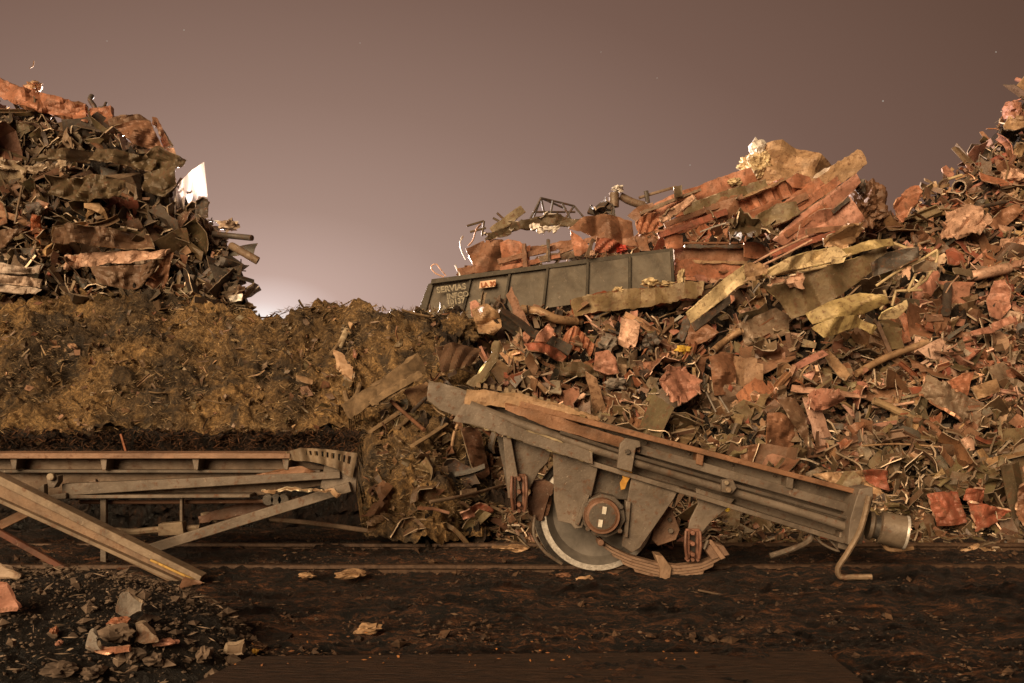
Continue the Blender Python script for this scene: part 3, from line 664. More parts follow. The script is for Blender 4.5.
tag(mkobj('steel_plate', mb, [M_PLATE]), 'long flat dark rusty plate with slanted right end, in the soil at the bottom', 'steel plate'); HERO.append((600, 670, 'flat plate at the bottom edge'))

# ------------------------------------------------------------------ gondola wall and the big wreckage behind it
G = empty('wagon_side_wall', W(545, 312, 14.0), 'long dark wagon side wall with worn white lettering, tilted below the orange wreckage', 'wagon wall')
HERO.append((545, 285, 'lettered dark wagon wall'))
GC = (0.118, 0.10, 0.076); GD = (0.055, 0.046, 0.033)
def gy(x): return 14.25 - (x - 420) / 255 * 0.35
xs_t = [433, 471, 510, 548, 588, 630, 672]; xs_b = [421, 461, 503, 543, 587, 630, 674]
def gt(x): return 281.5 - (x - 433) / 239 * 31
def gb(x): return 325.0 - (x - 421) / 253 * 34
for i in range(6):
    a, b, c_, d = (xs_t[i], gt(xs_t[i])), (xs_t[i + 1], gt(xs_t[i + 1])), (xs_b[i + 1], gb(xs_b[i + 1])), (xs_b[i], gb(xs_b[i]))
    sheet('wall_panel', None, None, [(a[0], a[1] + 1), (b[0], b[1] + 1)], [d, c_], GC, lambda x, y: gy(x), amp=0.004, th=0.03, jag=0, parent=G, mats=[M_WAGON, M_WAGON], edge=GD, nu=14, nv=12)
for i in range(7):
    x, y, x2, y2 = xs_t[i], gt(xs_t[i]), xs_b[i], gb(xs_b[i]); 
    pp(G, 'wall_post', [(x - 1.3, y), (x + 1.3, y), (x2 + 1.3, y2), (x2 - 1.3, y2)], gy(x) - 0.08, 0.08, GD, [M_WAGON, M_WAGON], bev=0.008)
sheet('top_rail', None, None, [(432, 279.5), (672, 248.5)], [(431, 284), (672, 252.5)], GD, lambda x, y: gy(x) - .02, amp=0.001, th=0.09, jag=0, parent=G, mats=[M_WAGON, M_WAGON], edge=GD, nu=40, nv=4)
pp(G, 'end_rail', [(428, 284), (434, 282), (424, 312), (418, 311)], 14.18, 0.25, GD, [M_WAGON, M_WAGON])
def text(parent, s, px, py, h, Y, ang, col, name='lettering'):
    cu = bpy.data.curves.new(name, 'FONT'); cu.body = s; cu.size = h * Y / F * 1.35; cu.extrude = 0.002; cu.offset = 0.004
    t = bpy.data.objects.new(name, cu); COL.objects.link(t); dg = bpy.context.evaluated_depsgraph_get()
    me = bpy.data.meshes.new_from_object(t.evaluated_get(dg)); bpy.data.objects.remove(t); bpy.data.curves.remove(cu)
    me.materials.clear(); me.materials.append(col); o = bpy.data.objects.new(name, me); COL.objects.link(o)
    p = W(px, py, Y); o.parent = parent; o.location = p - WL[parent.name]; o.rotation_euler = (R(90), -R(ang), 0); o.scale = (1, 1, 1); return o
M_FADED = simple_mat('faded_lettering', (0.12, 0.10, 0.07), (0.50, 0.44, 0.32), 16, 0.7)
text(G, 'SERVIAS', 437, 293, 6.2, 14.08, 8, M_FADED); text(G, 'INFCO', 447, 299, 5.4, 14.07, 8, M_FADED); text(G, '10137', 447, 305, 5.4, 14.07, 8, M_FADED); text(G, 'CA 30', 438, 310.5, 4.6, 14.07, 8, M_FADED)
pl = pp(G, 'notice_plate', [(480, 281.5), (496, 279.5), (495, 286.5), (479, 288.5)], 14.03, 0.03, (0.62, 0.42, 0.28), [M_WAGON, M_WAGON], bev=0)
M_ORT = simple_mat('orange_lettering', (0.25, 0.07, 0.02), (0.4, 0.14, 0.05), 10)
text(pl, 'LA 30', 481, 287.2, 4.6, 14.02, 7, M_ORT)
pp(G, 'dark_opening', [(480, 301), (490, 299), (489, 305), (479, 306)], 14.02, 0.03, (0.03, 0.027, 0.022), [M_DARK, M_DARK], bev=0)
text(G, 'C   IMO', 472, 303, 3, 14.03, 6, M_FADED)

S, Rr, Lp = sheet, rod, lump
B = D_back
def S2(label, cat, top, bot, col, Y, lm=None, name='torn_sheet', **k): return sheet(name, label, cat, top, bot, col, Y, lm=lm, **k)
# left crown: orange-brown wreck with a truss
S2('rusty orange-brown broken panel above the left end of the lettered wagon wall', 'steel panel', [(466, 250), (482, 243), (503, 242), (506, 250)], [(476, 276), (492, 272), (507, 270)], 'rust brown', 15.0, 'orange-brown panel above the lettering', holes=2, amp=.06)
S2('orange steel panel with a ragged notch, right of the rusty broken panel', 'steel panel', [(500, 244), (508, 240), (520, 243), (527, 250)], [(503, 270), (514, 270), (526, 266)], 'orange', 14.8, 'notched orange panel', holes=2, amp=.05, edge=(.3, .15, .08))
S2('long horizontal rusty ledge beam between the truss and the dark wagon wall', 'steel beam', [(520, 250), (545, 246), (572, 240)], [(520, 257), (545, 253), (574, 247)], 'rust brown', 14.7, 'rusty ledge beam', name='steel_beam', th=.05)
S2('dull grey ledge beam lying on top of the wagon wall', 'steel beam', [(538, 258), (560, 254), (582, 251)], [(539, 264), (560, 261), (583, 258)], 'grey brown', 14.5, name='steel_beam', th=.05)
S2('small upright orange flap left of the triangular plate', 'steel plate', [(519, 250), (530, 246)], [(522, 264), (529, 266)], 'orange', 14.6)
S2('olive plank leaning up to the right over the left wreck', 'plank', [(490, 230), (506, 217), (521, 207)], [(494, 236), (510, 226), (526, 213)], 'olive', 14.9, 'olive leaning plank', name='steel_plank', th=.03)
S2('dark olive crumpled roof sheet under the small truss', 'steel sheet', [(488, 238), (512, 226), (540, 219), (566, 220), (585, 226)], [(490, 243), (514, 234), (545, 229), (570, 230), (586, 234)], 'dark olive', 15.0, 'dark roof sheet under the truss', amp=.08, edge=(.75, .68, .6), jag=.04)
S2('pale torn lip hanging along the edge of the dark roof sheet', 'steel sheet', [(528, 225), (545, 228), (562, 226)], [(528, 229), (546, 232), (560, 230)], 'white', 14.8, amp=.04, jag=.04)
def rods(name, label, cat, segs, wpx, col, Y, lm=None, base=None, part='rod'):
    e = empty(name, W(*(base or segs[0][0]), Y), label, cat)
    for s_ in segs: rod(part, None, None, [(p[0], p[1], (p[2] if len(p) > 2 else 0)) for p in s_], wpx, col, Y, parent=e)
    if lm: HERO.append((*segs[0][0], lm))
    return e
rods('roof_truss', 'small bent black steel truss standing against the sky on the left wreck', 'truss', [[(529, 221), (541, 198)], [(541, 198), (562, 203, .2), (574, 206, .3)], [(574, 206, .3), (585, 219, .3)], [(541, 198), (546, 222, .1)], [(553, 201), (549, 222)], [(562, 203), (572, 222)], [(574, 206), (563, 222)], [(541, 198, .5), (532, 222, .7)], [(541, 198, .5), (566, 209, .7)], [(533, 212), (575, 212, .3)], [(541, 198), (541, 198, .5)]], 2.2, 'charcoal', 15.0, 'small black truss', base=(555, 222))
rods('bent_bars', 'bundle of thin bent bars poking up left of the olive leaning plank', 'steel bars', [[(467, 226), (484, 221)], [(484, 221), (482, 236)], [(497, 213), (507, 222)], [(500, 226), (485, 240)], [(493, 218), (512, 228)], [(470, 232), (486, 228)]], 2.4, 'dark olive', 14.9, base=(480, 240), part='bar')
Rr('curved_strip', 'pale bright curved strip hanging down the left end of the wreckage', 'metal strip', [(463, 236), (460, 243), (462, 252), (466, 260)], 3.4, 'white', 14.7, lm='pale curved strip', flat=.4)
Rr('curved_strip', 'pale twisted strip curling above the orange-brown panel', 'metal strip', [(481, 224), (476, 230), (473, 240), (468, 246)], 3, 'pale pink', 14.7, flat=.5)
Rr('bent_wire', 'thin pale looped wire left of the lettered wall top, against the sky', 'wire', [(444, 277), (435, 273), (431, 267), (436, 264), (441, 270), (446, 276)], 1.4, 'pale pink', 14.6, n=6)
Rr('curved_strip', 'short bright strip standing on the top rail of the lettered wall', 'metal strip', [(455, 265), (458, 271), (461, 278)], 3, 'white', 14.5, flat=.5)
S2('pale flat rim piece on the left top rail of the wagon wall', 'metal scrap', [(458, 270), (470, 268), (476, 266)], [(459, 276), (470, 275), (477, 273)], 'rust brown', 14.6)
# middle
S2('big dented brown-red sheet in the middle above the wagon wall', 'steel sheet', [(568, 231), (582, 221), (600, 217), (618, 219), (630, 225)], [(592, 239), (606, 242), (620, 246), (635, 249)], 'rust brown', 14.3, 'big dented brown-red sheet', amp=.07, th=.03, edge=(.5, .3, .2))
S2('pointed orange-red plate standing on the wagon wall below the dented sheet', 'steel plate', [(570, 231), (580, 238), (589, 248)], [(574, 258), (579, 258), (585, 254)], 'orange', 14.1, 'pointed orange-red plate', amp=.04)
S2('narrow brown slat leaning right of the pointed orange-red plate', 'steel slat', [(591, 240), (594, 241)], [(584, 258), (589, 258)], 'grey brown', 14.0, name='steel_strip')
S2('reddish crumpled sheet just above the middle of the wagon wall', 'steel sheet', [(595, 241), (612, 244), (626, 250)], [(592, 256), (610, 256), (626, 254)], 'brick red', 14.25, amp=.08, folds=.15)
Lp('crumpled_rag', 'small bright red crumpled scrap tucked under the dented sheet', 'scrap', (620, 249), 6, 5, (0.5, 0.05, 0.03), 14.05, amp=.9)
Lp('crumpled_scrap', 'small round pink scrap on top of the wagon wall', 'scrap', (592, 254), 3.5, 3.5, 'pale pink', 13.9)
Rr('scrap_pipe', 'stubby dark grey tube standing upright on the dented sheet', 'pipe', [(614, 193), (614, 207)], 10, 'grey brown', 14.5, lm='stubby dark grey tube', hollow=.8, n=14)
Rr('scrap_pipe', 'thick olive-grey tube lying right of the stubby dark tube', 'pipe', [(620, 196), (632, 202), (646, 206)], 8, 'grey brown', 14.6, n=12, hollow=.85)
Lp('crumpled_foil', 'crumpled shiny foil on top of the stubby dark tube', 'foil', (618, 189), 6, 4, 'white', 14.5, amp=.6)
S2('dark jagged sheet left of the stubby dark tube', 'steel sheet', [(590, 213), (600, 204), (612, 208)], [(594, 219), (606, 218), (614, 217)], 'charcoal', 14.7, amp=.1, jag=.06)
S2('orange-brown curved sheet between the tubes and the long orange beam', 'steel sheet', [(626, 218), (638, 208), (652, 204)], [(634, 224), (648, 218), (655, 210)], 'rust brown', 14.4, amp=.05)
S2('orange bent hood right of the dented sheet', 'steel sheet', [(634, 224), (645, 216), (654, 216), (658, 224)], [(636, 238), (646, 236), (656, 232)], 'orange', 14.1, 'orange bent hood', amp=.09, folds=.12)
S2('grey-white torn edge strip curling over the orange bent hood', 'metal strip', [(655, 222), (668, 212), (680, 204), (690, 198)], [(658, 228), (672, 220), (684, 210), (693, 203)], 'pale pink', 14.1, amp=.09, jag=.04)
S2('short brown post between the wagon wall and the orange bent hood', 'steel post', [(634, 238), (644, 238)], [(640, 252), (650, 252)], 'rust brown', 14.05)
S2('deep orange trough sheet below the long orange beam', 'steel sheet', [(662, 230), (676, 218), (698, 210), (712, 208)], [(668, 238), (684, 234), (700, 227), (714, 220)], 'orange', 14.6, 'orange trough sheet', amp=.05, edge=(.5, .4, .3))
S2('orange sheet corner right of the orange bent hood', 'steel sheet', [(663, 238), (675, 234), (682, 236)], [(665, 250), (675, 250), (682, 248)], 'orange', 14.2, amp=.04)
# long beam rising to the right
S2('long orange beam rising to the right against the sky, dirty olive lower face', 'steel beam', [(646, 209), (668, 199), (690, 190), (716, 180), (748, 171)], [(655, 222), (676, 218), (700, 208), (724, 199), (756, 186)], 'orange', 14.5, 'long orange beam against the sky', name='steel_beam', amp=.03, th=.1, edge=(.5, .36, .26), nv=8)
S2('dirty olive lower face plate along the long orange beam', 'steel plate', [(680, 206), (704, 199), (730, 190), (764, 180)], [(682, 217), (706, 209), (732, 200), (768, 190)], 'olive', 14.35, amp=.03)
Rr('thin_pipe', 'thin pipe sticking out left from the long orange beam', 'pipe', [(639, 198), (655, 193), (676, 187)], 3.2, 'grey brown', 14.4)
Rr('thin_pipe', 'short upright stub crossing the thin pipe', 'pipe', [(646, 191), (648, 203)], 4.5, 'charcoal', 14.35)
S2('small dark bracket on the left part of the long orange beam', 'bracket', [(672, 189), (680, 187)], [(673, 200), (681, 198)], 'dark olive', 14.2)
# cream lump
Lp('crumpled_foil', 'bright cream crumpled knob at the very top of the wreckage', 'foil', (757, 148), 9, 9, 'white', 15.2, lm='bright cream knob on top', amp=.3)
Lp('crumpled_tarp', 'yellow-cream crumpled heap below the bright knob', 'tarp', (756, 168), 17, 16, 'cream', 15.3, lm='yellow-cream crumpled heap', amp=.32, sub=5)
S2('big tan crumpled sheet draped right of the bright knob at the top', 'tarp', [(762, 148), (778, 144), (796, 152), (812, 163), (830, 172)], [(748, 186), (772, 190), (796, 190), (822, 184)], 'tan', 15.4, 'big tan draped sheet', amp=.09, th=.03, edge=(.6, .5, .3), nu=34, nv=16)
Lp('crumpled_scrap', 'small yellow-white scrap left of the cream heap, on the long orange beam', 'scrap', (734, 182), 7, 4, 'cream', 14.3, amp=.6)
# red-orange centre
S2('tan and orange bent box beam end pointing up at the sky', 'steel beam', [(806, 184), (828, 168), (846, 158), (857, 153)], [(816, 198), (838, 186), (852, 176), (863, 166)], 'tan', 14.4, 'box beam end pointing up', name='steel_beam', amp=.03, th=.12, edge=(.6, .48, .36))
S2('long narrow orange beam left of the box beam end', 'steel beam', [(772, 210), (796, 194), (816, 180)], [(778, 218), (802, 204), (824, 190)], 'orange', 14.3, name='steel_beam', th=.08)
S2('long bright orange-red plate rising to the right in the centre wreckage', 'steel plate', [(772, 240), (796, 218), (824, 198), (853, 176)], [(782, 246), (806, 232), (832, 212), (858, 184)], 'salmon', 14.05, 'long bright orange-red plate', amp=.03, th=.04, nu=30)
S2('smooth orange-red panel leaning under the long bright plate', 'steel panel', [(826, 218), (838, 205), (848, 198)], [(828, 233), (848, 232), (861, 221)], 'salmon', 14.0, 'smooth orange-red panel', amp=.03, th=.03)
S2('scratched pinkish panel left of the smooth orange-red panel', 'steel panel', [(796, 226), (812, 214), (826, 212)], [(792, 246), (812, 242), (832, 232)], 'salmon', 14.1, amp=.08, edge=(.6, .5, .42))
S2('orange stepped panel with dark slots below the tan draped sheet', 'steel panel', [(726, 206), (748, 193), (772, 184), (792, 178)], [(734, 224), (756, 214), (780, 202), (800, 196)], 'orange', 14.5, 'orange stepped panel', rib=.08, amp=.03, nu=34, th=.03, edge=(.08, .05, .03))
S2('upper orange flap lying right of the orange stepped panel', 'steel plate', [(784, 182), (796, 174), (808, 178)], [(790, 190), (802, 190), (812, 186)], 'orange', 14.3)
S2('olive-orange box panel in the middle of the red wreckage', 'steel panel', [(752, 219), (772, 207), (792, 205)], [(760, 232), (778, 226), (796, 217)], 'olive', 14.1, 'olive-orange box panel', amp=.06, th=.05)
S2('orange plate between the stepped panel and the olive box panel', 'steel plate', [(742, 214), (760, 208), (778, 200)], [(748, 224), (764, 218), (782, 210)], 'orange', 14.2, amp=.03)
S2('brown torn sheet hanging left of the orange stepped panel', 'steel sheet', [(700, 214), (716, 205), (732, 202)], [(704, 226), (720, 226), (736, 218)], 'rust brown', 14.5, amp=.1, jag=.05)
S2('tangled olive torn strips below the orange stepped panel', 'steel sheet', [(726, 222), (742, 226), (756, 234)], [(730, 240), (744, 246), (762, 246)], 'dark olive', 14.1, amp=.2, jag=.08, folds=.2)
Rr('steel_rod', 'shiny pale rod below the orange trough sheet', 'steel rod', [(700, 232), (716, 226), (730, 222)], 1.8, 'white', 14.2)
S2('long red-orange tank-like beam right of the wagon wall', 'steel beam', [(673, 262), (700, 264), (724, 266), (742, 264)], [(674, 276), (700, 280), (722, 281), (736, 276)], 'orange', 14.3, 'red-orange tank beam', name='steel_beam', amp=.04, th=.2, nv=9, edge=(.4, .15, .08))
S2('olive and rust ledge above the red-orange tank beam', 'steel beam', [(672, 249), (700, 250), (740, 252), (768, 250)], [(673, 262), (700, 264), (736, 265), (756, 262)], 'rust brown', 14.45, 'olive rust ledge', name='steel_beam', th=.15)
Rr('steel_rod', 'straight thin brown bar above the olive and rust ledge', 'steel rod', [(682, 243), (710, 243), (738, 243)], 2.4, 'rust brown', 14.2)
S2('square orange panel at the right end of the olive ledge', 'steel panel', [(742, 244), (756, 244), (764, 247)], [(742, 258), (756, 260), (766, 255)], 'orange', 14.0)
Lp('crumpled_mass', 'dark brown round crumpled mass at the right end of the wreckage', 'scrap', (866, 208), 17, 25, (.13, .066, .036), 14.4, lm='dark round crumpled mass', amp=.45, sub=5, freq=1.6)
Lp('crumpled_scrap', 'dark twisted knob beside the tip of the long bright plate', 'scrap', (860, 186), 6, 7, 'charcoal', 14.1, amp=.6)
S2('small orange torn plate standing against the sky right of the dark round mass', 'steel plate', [(889, 207), (896, 197), (908, 194), (912, 196)], [(892, 220), (900, 219), (909, 209)], 'orange', 14.4, 'small orange plate on the skyline', amp=.08, jag=.03)
for i, (x, y, r_) in enumerate(((838, 236), (850, 241), (866, 228), (852, 226))) if False else ():
    pass
# long straight members stacked at a slant, and level rails below them
import itertools
def member(lb, a, b, wpx, col, Y, nm='steel_beam', th=.09, lm=None, ct='steel beam'):
    P = bar_poly(a, b, wpx); n = len(P) // 2; return S2(lb, ct, P[:n], P[n:][::-1], col, Y, lm, name=nm, amp=.006, th=th, jag=.002, nv=5)
for q in (
 ('wide straight orange girder rising right under the box beam end', (764, 232), (838, 181), 9, 'orange', 14.2, 'wide straight orange girder'),
 ('narrow dark girder between the orange girder and the bright orange-red plate', (768, 238), (842, 187), 4, 'dark brown', 14.12, None),
 ('thin pale-edged rail along the top of the orange stepped panel', (728, 204), (800, 174), 3, 'tan', 14.3, 'thin pale-edged rail'),
 ('straight rust-brown girder below the orange stepped panel', (734, 232), (806, 196), 7, 'rust brown', 14.15, 'rust-brown girder below the stepped panel'),
 ('short orange girder end left of the smooth orange-red panel', (784, 236), (826, 206), 6, 'orange', 13.98, None),
 ('dark slotted bar lying across the smooth orange-red panel', (831, 213), (848, 199), 4, 'charcoal', 13.9, 'dark slotted bar'),
 ('long straight brown girder under the long orange beam', (664, 226), (742, 197), 5, 'rust brown', 14.25, 'brown girder under the long orange beam'),
 ('straight brick-red girder right of the orange bent hood', (658, 236), (726, 212), 6, 'brick red', 14.1, None),
 ('grey straight rail between the dented sheet and the long orange beam', (640, 214), (700, 190), 3, 'grey brown', 14.2, None),
 ('level tan rail at the top of the red-orange tank beam', (676, 262), (746, 263), 3, 'tan', 14.1, 'level tan rail'),
 ('level dark slot bar above the level tan rail', (684, 247), (740, 247), 3, 'charcoal', 14.2, None),
 ('level orange rail along the foot of the red-orange tank beam', (674, 279), (734, 280), 4, 'orange', 14.05, None),
 ('level rusty channel at the left end of the wreck, below the notched panel', (498, 262), (556, 248), 5, 'rust brown', 14.5, 'level rusty channel'),
 ('second level rusty channel, just below the first, left in the wreck', (500, 270), (560, 256), 4, 'orange', 14.4, None),
 ('short dark upright post through the level rusty channels', (548, 240), (549, 262), 3, 'charcoal', 14.35, None),
 ('short rusty upright post left of the dark upright post', (524, 244), (525, 268), 4, 'rust brown', 14.35, None),
 ('orange-brown girder leaning from the wagon wall up to the dented sheet', (560, 252), (612, 232), 5, 'rust brown', 14.15, None),
 ('long straight dirty red girder above the yellow rim tube', (770, 254), (834, 234), 6, 'brick red', 13.3, 'dirty red girder above the yellow rim'),
 ('tan straight girder right of the dirty red girder', (812, 246), (858, 228), 5, 'tan', 13.4, None),
 ('rust-brown straight girder reaching the foot of the dark round mass', (806, 232), (866, 226), 5, 'rust brown', 13.8, None)):
    member(*q[:6], lm=q[6])
# ledge in front of the wagon wall
S2('long tan beam with rusty red top edge before the right end of the wagon wall', 'steel beam', [(570, 301), (596, 294), (640, 290), (702, 283)], [(573, 318), (600, 312), (646, 308), (700, 298)], (.20, .14, .07), 13.3, 'long tan beam with red top edge', name='steel_beam', amp=.04, th=.1, edge=(.34, .09, .04))
Rr('curved_beam', 'dark curved beam lying right of the tan beam with red top edge', 'steel beam', [(664, 298), (690, 292), (712, 286)], 5, 'dark olive', 13.2)
for (x, y, a, b, t) in ((650, 283, 9, 5, 'cream crumpled scrap at the right foot of the wagon wall'), (681, 278, 4, 9, 'upright cream torn scrap just right of the wagon wall'), (666, 284, 7, 3, 'flat cream scrap between the wagon wall and the tan beam'), (618, 290, 6, 3, 'small pale scrap lying against the middle of the wagon wall')):
    Lp('crumpled_scrap', t, 'scrap', (x, y), a, b, 'cream', 13.15, amp=.6)

# ------------------------------------------------------------------ yellow bent sheets
Q = lambda x, y: D_right(x, y) - 0.25
YE = (.66, .56, .3)
S2('long yellow-tan strip slanting down to the left from the rod pair', 'steel strip', [(684, 314), (704, 296), (724, 279), (741, 267)], [(690, 325), (712, 307), (732, 291), (750, 280)], 'cream', 12.9, 'long yellow-tan strip', edge=YE, amp=.04)
S2('black gap plate lying under the long yellow-tan strip', 'steel plate', [(690, 324), (712, 307), (728, 296)], [(694, 332), (714, 316), (730, 303)], 'charcoal', 12.85)
S2('crumpled brown knuckle at the top of the long yellow-tan strip', 'steel sheet', [(738, 272), (746, 268), (754, 272)], [(736, 284), (744, 284), (752, 282)], 'tan', 12.7, amp=.14, edge=YE, jag=.03)
rods('rod_pair', 'two long pale parallel rods running up to the right above the yellow sheets', 'steel rods', [[(742, 270), (772, 253), (808, 236)], [(752, 270), (780, 257), (812, 240)]], 2.3, 'pale pink', 12.9, 'pair of pale rods')
S2('bright yellow folded sheet right of the pair of pale rods', 'steel sheet', [(756, 276), (778, 264), (806, 254), (828, 251)], [(758, 282), (782, 275), (812, 269), (834, 262)], 'cream', 12.7, 'bright yellow folded sheet', edge=YE, amp=.1, folds=.08)
S2('wide brown sagging sheet below the yellow rim, like a hammock', 'steel sheet', [(757, 286), (782, 280), (812, 270), (846, 262), (884, 246)], [(776, 300), (790, 319), (812, 313), (840, 294), (868, 272)], (.16, .115, .062), 12.6, 'wide sagging brown sheet', edge=YE, amp=.05, nv=16, th=.02)
Rr('bent_tube', 'long yellow rim tube along the top of the wide sagging sheet', 'steel tube', [(755, 278), (790, 272), (822, 267), (846, 256), (884, 243), (906, 248)], 3.4, 'cream', 12.4, lm='yellow rim tube')
S2('pinkish torn flap under the bright yellow folded sheet', 'steel sheet', [(762, 281), (784, 277), (796, 276)], [(764, 288), (784, 287), (798, 285)], 'pale pink', 12.45, amp=.1, jag=.04)
S2('small bright yellow square on the yellow rim tube', 'steel scrap', [(828, 259), (842, 259)], [(829, 265), (840, 264)], 'cream', 12.3)
S2('yellow-green upper sheet left of the small orange skyline plate', 'steel sheet', [(836, 252), (858, 246), (882, 243)], [(838, 258), (860, 255), (884, 250)], 'yellow', 12.6, amp=.08, edge=YE)
S2('brown crumpled sheet with pale wrinkles above the yellow rim tube', 'steel sheet', [(820, 240), (836, 230), (846, 232)], [(822, 252), (838, 250), (850, 246)], 'tan', 12.9, amp=.16, edge=(.6, .5, .4), jag=.04)
S2('pointed yellow-olive fold below the wide sagging sheet', 'steel sheet', [(800, 316), (824, 304), (852, 296), (872, 300)], [(806, 326), (830, 322), (856, 316), (877, 306)], 'yellow', 12.35, 'pointed yellow-olive fold', edge=YE, amp=.08)
S2('lower yellow curved fold under the pointed yellow-olive fold', 'steel sheet', [(802, 330), (826, 320), (852, 317), (872, 328)], [(812, 341), (834, 334), (854, 328), (866, 336)], 'yellow', 12.2, edge=YE, amp=.09)
S2('small cream torn sheet right of the lower yellow fold', 'steel sheet', [(870, 316), (884, 308), (894, 304)], [(870, 321), (886, 321), (893, 312)], 'cream', 12.1, edge=YE, amp=.1)
S2('dark hollow sheet between the sagging sheet and the yellow rods', 'steel sheet', [(860, 268), (880, 256), (904, 252)], [(864, 280), (884, 274), (906, 262)], 'charcoal', 12.6, amp=.1)
rods('tangled_rods', 'tangle of bent yellow rods and a triangular frame right of the sagging sheet', 'bent frame', [[(876, 286), (892, 275), (906, 266)], [(906, 266), (922, 259), (937, 250)], [(937, 250), (936, 262), (926, 280)], [(926, 280), (908, 292)], [(916, 274), (908, 290)], [(924, 276), (914, 290)], [(884, 290), (886, 300), (880, 310)], [(896, 290), (892, 306)], [(896, 291), (922, 290)]], 2.8, 'cream', 12.3, 'tangle of bent yellow rods', base=(908, 292))
S2('flat grey-brown flap inside the tangle of bent yellow rods', 'steel sheet', [(902, 270), (918, 262), (930, 266)], [(904, 276), (918, 274), (928, 272)], 'grey brown', 12.2, edge=(.6, .5, .38), amp=.08)

